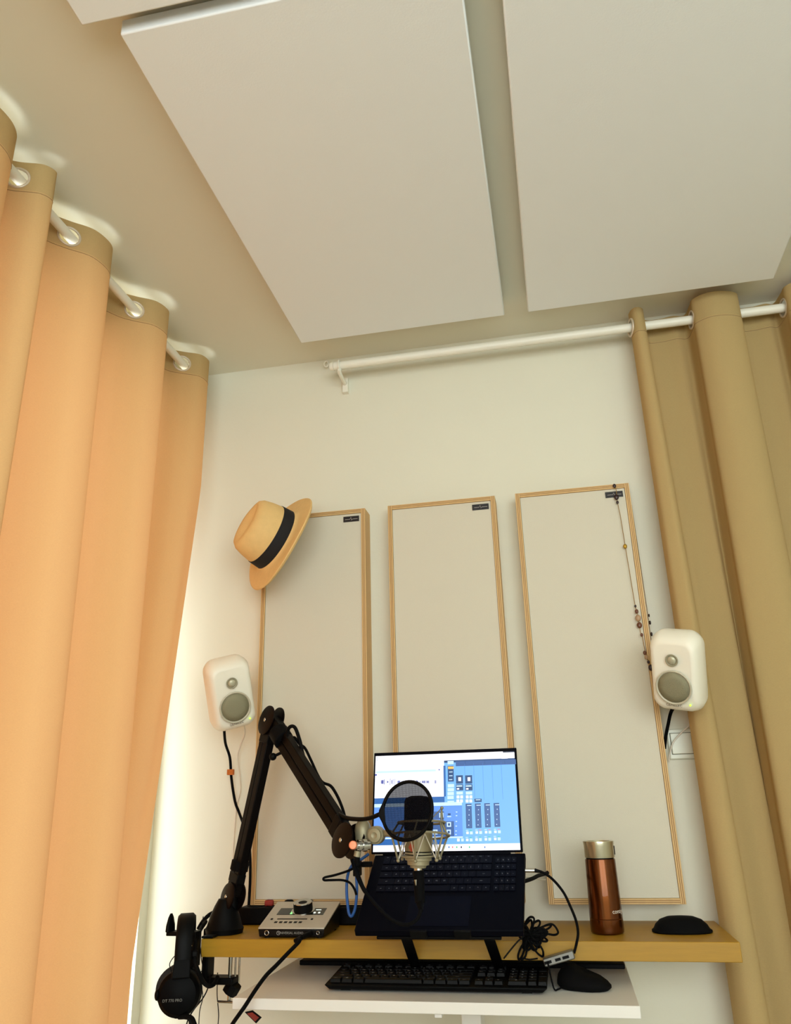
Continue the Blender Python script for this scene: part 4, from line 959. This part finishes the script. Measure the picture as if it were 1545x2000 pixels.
# bundle of cable
def bundle():
    r = random.Random(5); root = thing('cable_bundle', Q(1035, 1830, 1.80), 'tangled bundle of thin black cable tied beside the laptop', 'cable')
    ctr = Q(1034, 1826, 1.775)
    sp = [(1042, 1792, 1040, 1796), (1030, 1802, 1045, 1800), (1086, 1812, 1060, 1816), (1088, 1826, 1070, 1806), (1078, 1804, 1056, 1812), (1022, 1800, 1046, 1795), (1048, 1798, 1052, 1806)]
    m = MB()
    loops = [[(1034, 1826), (1026, 1806), (1034, 1792), (1043, 1794), (1040, 1812), (1032, 1826)], [(1034, 1828), (1040, 1806), (1052, 1798), (1054, 1806), (1042, 1822)],
             [(1032, 1826), (1056, 1812), (1078, 1805), (1090, 1820), (1082, 1826), (1056, 1822), (1036, 1828)], [(1034, 1826), (1060, 1810), (1076, 1806), (1070, 1814), (1040, 1828)],
             [(1030, 1828), (1024, 1812), (1032, 1800), (1038, 1798), (1038, 1814), (1030, 1830)], [(1034, 1836), (1052, 1834), (1056, 1842), (1048, 1846), (1036, 1838)],
             [(1030, 1834), (1040, 1848), (1050, 1862), (1060, 1868), (1060, 1856), (1050, 1842), (1036, 1836)], [(1030, 1834), (1018, 1850), (1012, 1866), (1014, 1874), (1020, 1866), (1026, 1848), (1032, 1834)],
             [(1032, 1834), (1024, 1856), (1018, 1874), (1026, 1868), (1030, 1850), (1034, 1836)], [(1036, 1828), (1050, 1814), (1060, 1812), (1056, 1820), (1040, 1830)]]
    for k_ in range(20):
        a_ = r.uniform(0, 6.283); L_ = r.uniform(16, 34); w_ = r.uniform(5, 9); ca_, sa_ = math.cos(a_), math.sin(a_)
        loops.append([(1036+ca_*u*L_-sa_*v*w_, 1826+(sa_*u*L_+ca_*v*w_)*.9) for u, v in ((0, 0), (.5, .8), (.9, .7), (1.05, 0), (.8, -.8), (.4, -.6), (-.1, .1))])
    for i, l in enumerate(loops):
        y = 1.758+.004*(i % 5)
        m.tube([Q(a, b, y+r.uniform(-.004, .004)) for a, b in l], .0022, 6, 6)
    m.build('loops', M_blackm, root, smooth=True)
    MB().cyl(Q(1030, 1836, 1.778), Q(1038, 1826, 1.778), .009, n=12).build('tie', M_blackm, root, smooth=40)
    MB().tube([Q(1030, 1828, 1.772), Q(1014, 1822, 1.77), Q(1004, 1812, 1.765)], .0017, 6, 5).tube([Q(1030, 1824, 1.772), Q(1012, 1838, 1.765), Q(995, 1858, 1.76), Q(984, 1872, 1.76)], .0017, 6, 5).build('tail', M_blacksoft, root, smooth=True)
    MB().tube([Q(1022, 1872, 1.775), Q(1035, 1874, 1.78), Q(1050, 1872, 1.785)], .0016, 6, 5).build('tail', M_blacksoft, root, smooth=True)
bundle()
# blue cable and black loop on the laptop's left
cable('blue_cable', [Q(720, 1668, 1.80), Q(706, 1678, 1.79), Q(688, 1690, 1.77), Q(679, 1710, 1.75), Q(677, 1740, 1.745), Q(680, 1775, 1.745), Q(683, 1787, 1.745), Q(688, 1788, 1.745), Q(694, 1772, 1.745), Q(697, 1740, 1.745), Q(696, 1712, 1.745), Q(697, 1695, 1.745)], .0031, M_blue, 'bright blue cable hanging in a loop left of the laptop')
cable('black_lead', [Q(706, 1688, 1.73), Q(682, 1700, 1.72), Q(655, 1709, 1.715), Q(634, 1714, 1.71), Q(633, 1719, 1.71), Q(645, 1719, 1.715), Q(668, 1719, 1.72), Q(683, 1724, 1.73), Q(692, 1736, 1.735), Q(696, 1748, 1.735)], .0024, M_blackm, 'thin black lead making a pointed loop left of the laptop')
us = tag(MB().box(Q(689, 1712, 1.735)-V((0, 0, 0)), Q(707, 1680, 1.760)).build('cable_plug', M_black, bevel=.002), 'black plug joining leads at the left edge of the laptop', 'plug')
cable('black_strap', [Q(685, 1668, 1.63), Q(690, 1685, 1.66), Q(700, 1712, 1.68), Q(708, 1732, 1.69), Q(714, 1742, 1.70)], .0045, M_blackm, 'black strap dropping from the boom head beside the laptop')
lc = MB().box(Q(706, 1694, 1.745), Q(728, 1682, 1.760)).build('side_plug', M_black, bevel=.0015); tag(lc, 'flat black plug in the left side of the laptop', 'plug')

# ------------------------------------------------------------------ headphones on a holder
def headphones():
    Y = 1.775
    root = thing('headphones', Q(348, 1935, Y), 'black over-ear headphones hanging off the left end of the shelf', 'headphones')
    pc = Q(349, 1935, Y); MB.XF = Matrix.Translation(pc)@Matrix.Rotation(math.radians(27), 4, 'Z')@Matrix.Translation(-pc)
    c = pc+V((0, -.030, 0)); nf = V((-.16, -1, .08)).normalized()
    R = .0445
    MB().lathe([(R*.86, -.026), (R*.98, -.020), (R, -.006), (R*.96, .004), (R*.80, .012), (R*.45, .0165), (R*.12, .018)], c, nf, 48).build('ear_cup', M_blackm if False else mat('cup_black', (3, 3, 4), .5, spec=.07), root, smooth=30)
    MB().lathe([(R*.80, -.044), (R*.98, -.040), (R*1.0, -.030), (R*.86, -.024)], c, nf, 48).build('ear_pad', mat('grey_velour', (40, 40, 40), .95), root, smooth=30)
    c2 = c+V((.006, .062, .004)); n2 = V((.3, 1, 0)).normalized()
    MB().lathe([(R*.86, -.026), (R*.98, -.020), (R, -.006), (R*.96, .004), (R*.80, .012), (R*.4, .0165)], c2, n2, 40).build('ear_cup', mat('cup_black', (3, 3, 4), .5, spec=.07), root, smooth=30)
    MB().lathe([(R*.80, -.044), (R*.98, -.040), (R*1.0, -.030), (R*.86, -.024)], c2, n2, 40).build('ear_pad', mat('grey_velour', (40, 40, 40), .95), root, smooth=30)
    # yokes: fork plates over the cups
    for cc, yy, s in ((c, Y-.052, 1), (c2, Y+.034, -1)):
        up0 = V((cc.x+.004*0, yy, Q(350, 1868, Y).z)); lo0 = cc+V((0, 0, R*.98))
        MB().hexa([V((up0.x-.018, yy-.003, lo0.z-.012)), V((up0.x+.020, yy-.003, lo0.z-.012)), V((up0.x+.020, yy+.003, lo0.z-.012)), V((up0.x-.018, yy+.003, lo0.z-.012)),
                   V((up0.x-.012, yy-.003, up0.z+.02)), V((up0.x+.018, yy-.003, up0.z+.02)), V((up0.x+.018, yy+.003, up0.z+.02)), V((up0.x-.012, yy+.003, up0.z+.02))]).build('yoke', M_black, root, bevel=.002)
    # pivots on the cup's side
    pv = c+V((-R*.98, .006, 0)); MB().ball(pv, .009, (.6, 1, 1.2), 8).build('pivot', M_black, root, smooth=True)
    # headband: padded arch seen end on
    top = Q(366, 1790, Y); a = c.x; bot = Q(366, 1866, Y).z
    pts = []
    for i in range(13):
        t = math.pi*i/12; pts.append(V((Q(364, 1800, Y).x-.004*math.cos(t), Y-.008-.048*math.cos(t), lerp(bot, top.z, math.sin(t)**.7))))
    def band(hw, th, seq, name, m):
        rings = []
        for i, p in enumerate(seq):
            d = (seq[min(i+1, len(seq)-1)]-seq[max(i-1, 0)]).normalized(); n_ = d.cross(V((1, 0, 0))).normalized()
            rings.append([p+V((-hw, 0, 0))-n_*th*.3, p+V((-hw*.7, 0, 0))-n_*th, p+V((hw*.7, 0, 0))-n_*th, p+V((hw, 0, 0))-n_*th*.3, p+V((hw, 0, 0))+n_*th*.3, p+V((hw*.7, 0, 0))+n_*th, p+V((-hw*.7, 0, 0))+n_*th, p+V((-hw, 0, 0))+n_*th*.3])
        return MB().loft(rings).build(name, m, root, smooth=50)
    band(.0185, .0075, pts, 'headband_pad', mat('headband_vinyl', (4, 5, 6), .5, spec=.12))
    MB().ball(Q(346, 1849, Y-.058), .0026, n=6).build('rivet', M_chrome, root, smooth=True)
    MB().box(Q(337, 1873, Y-.056)+V((0, -.002, 0)), Q(362, 1858, Y-.050)).build('slider_block', M_black, root, bevel=.003)
    # wires curving into the cup
    MB().tube([Q(337, 1864, Y-.05), Q(322, 1866, Y-.05), Q(312, 1880, Y-.05), Q(313, 1892, Y-.05), Q(318, 1901, Y-.045)], .0010, 6, 5).tube([Q(338, 1871, Y-.05), Q(327, 1876, Y-.05), Q(322, 1886, Y-.05), Q(323, 1896, Y-.045)], .0010, 6, 5).build('lead_wire', M_blacksoft, root, smooth=True)
    t = MB(); fx = V((1, -.16, 0)).normalized(); fz = V((0, .1, 1)).normalized()
    text_mb(t, 'DT 770 PRO', .0075, c+nf*.0175+V((-.010, 0, -.012)), fx, fz, .0004); t.build('lettering', mat('pale_print', (120, 120, 115), .6), root)
    MB().tube([c+V((.002, .0, -R*.95)), Q(351, 1995, Y-.04), Q(350, 2040, Y-.04)], .0042, 8, 4).build('cable_boot', M_blacksoft, root, smooth=True)
    MB.XF = None
    cable('cord', [c+V((.01, 0, -R*.9)), Q(372, 1986, 1.74), Q(382, 2004, 1.74), Q(390, 2030, 1.74)], .0040, M_blackm, '', parent=root)
    # holder hooked to the shelf end
    h = thing('headphone_holder', Q(372, 1810, 1.80), 'black headphone holder arm fixed to the left end of the shelf', 'headphone holder')
    zt = top.z-.016
    MB().box((Q(331, 1815, Y).x, Y-.016, zt-.020), (SX0-.0215, Y+.016, zt-.012)).build('holder_arm', M_black, h, bevel=.002)
    hx = Q(333, 1810, Y).x
    MB().lathe([(.010, -.012), (.017, -.008), (.0155, .004), (.010, .018), (.004, .026)], V((hx, Y, zt-.004)), (0, 0, 1), 20, sx=.45, a=V((1, 0, 0))).build('holder_stop', M_black, h, smooth=40)
    MB().box((SX0-.0215, Y-.016, SZ-.050), (SX0-.0010, Y+.016, zt-.012)).box((SX0-.001, SY0+.002, SZ+.0008), (SX0+.025, SY0+.03, SZ+.005)).build('holder_clamp', M_black, h, bevel=.001)
headphones()
cable('headphone_cable', [Q(402, 1800, 1.86), Q(392, 1815, 1.82), Q(383, 1835, 1.77), Q(380, 1862, 1.745), Q(382, 1882, 1.735), Q(389, 1902, 1.74), Q(398, 1919, 1.76), Q(408, 1926, 1.79), Q(418, 1922, 1.81), Q(425, 1908, 1.835)], .0045, M_blackm, 'thick black cable looping round the left end of the shelf')
cable('arm_cable', [Q(455, 1772, 1.90), Q(430, 1778, 1.90), Q(410, 1786, 1.89), Q(396, 1800, 1.87), Q(387, 1815, 1.86)], .0045, M_blackm, 'thick black cable arching over the left end of the shelf')
cable('thin_cable', [Q(397, 1790, 1.80), Q(391, 1830, 1.78), Q(393, 1870, 1.78), Q(396, 1892, 1.78), Q(390, 1906, 1.78), Q(396, 1945, 1.77), Q(390, 1975, 1.77), Q(388, 2010, 1.77)], .0010, M_blacksoft, 'thin black wire hanging past the left end of the shelf', n=6)
cable('thin_cable', [Q(412, 1905, 1.82), Q(406, 1930, 1.80), Q(396, 1950, 1.78), Q(380, 1970, 1.77), Q(368, 1990, 1.76), Q(362, 2010, 1.76)], .0014, M_blacksoft, 'black wire slanting down behind the headphone cup', n=6)
cable('thin_cable', [Q(425, 1900, 1.90), Q(424, 1940, 1.93), Q(426, 1965, 1.95), Q(427, 1985, 1.95), Q(425, 2010, 1.95)], .0012, M_blacksoft, 'thin dark wire hanging down behind the silver clamp screw', n=6)
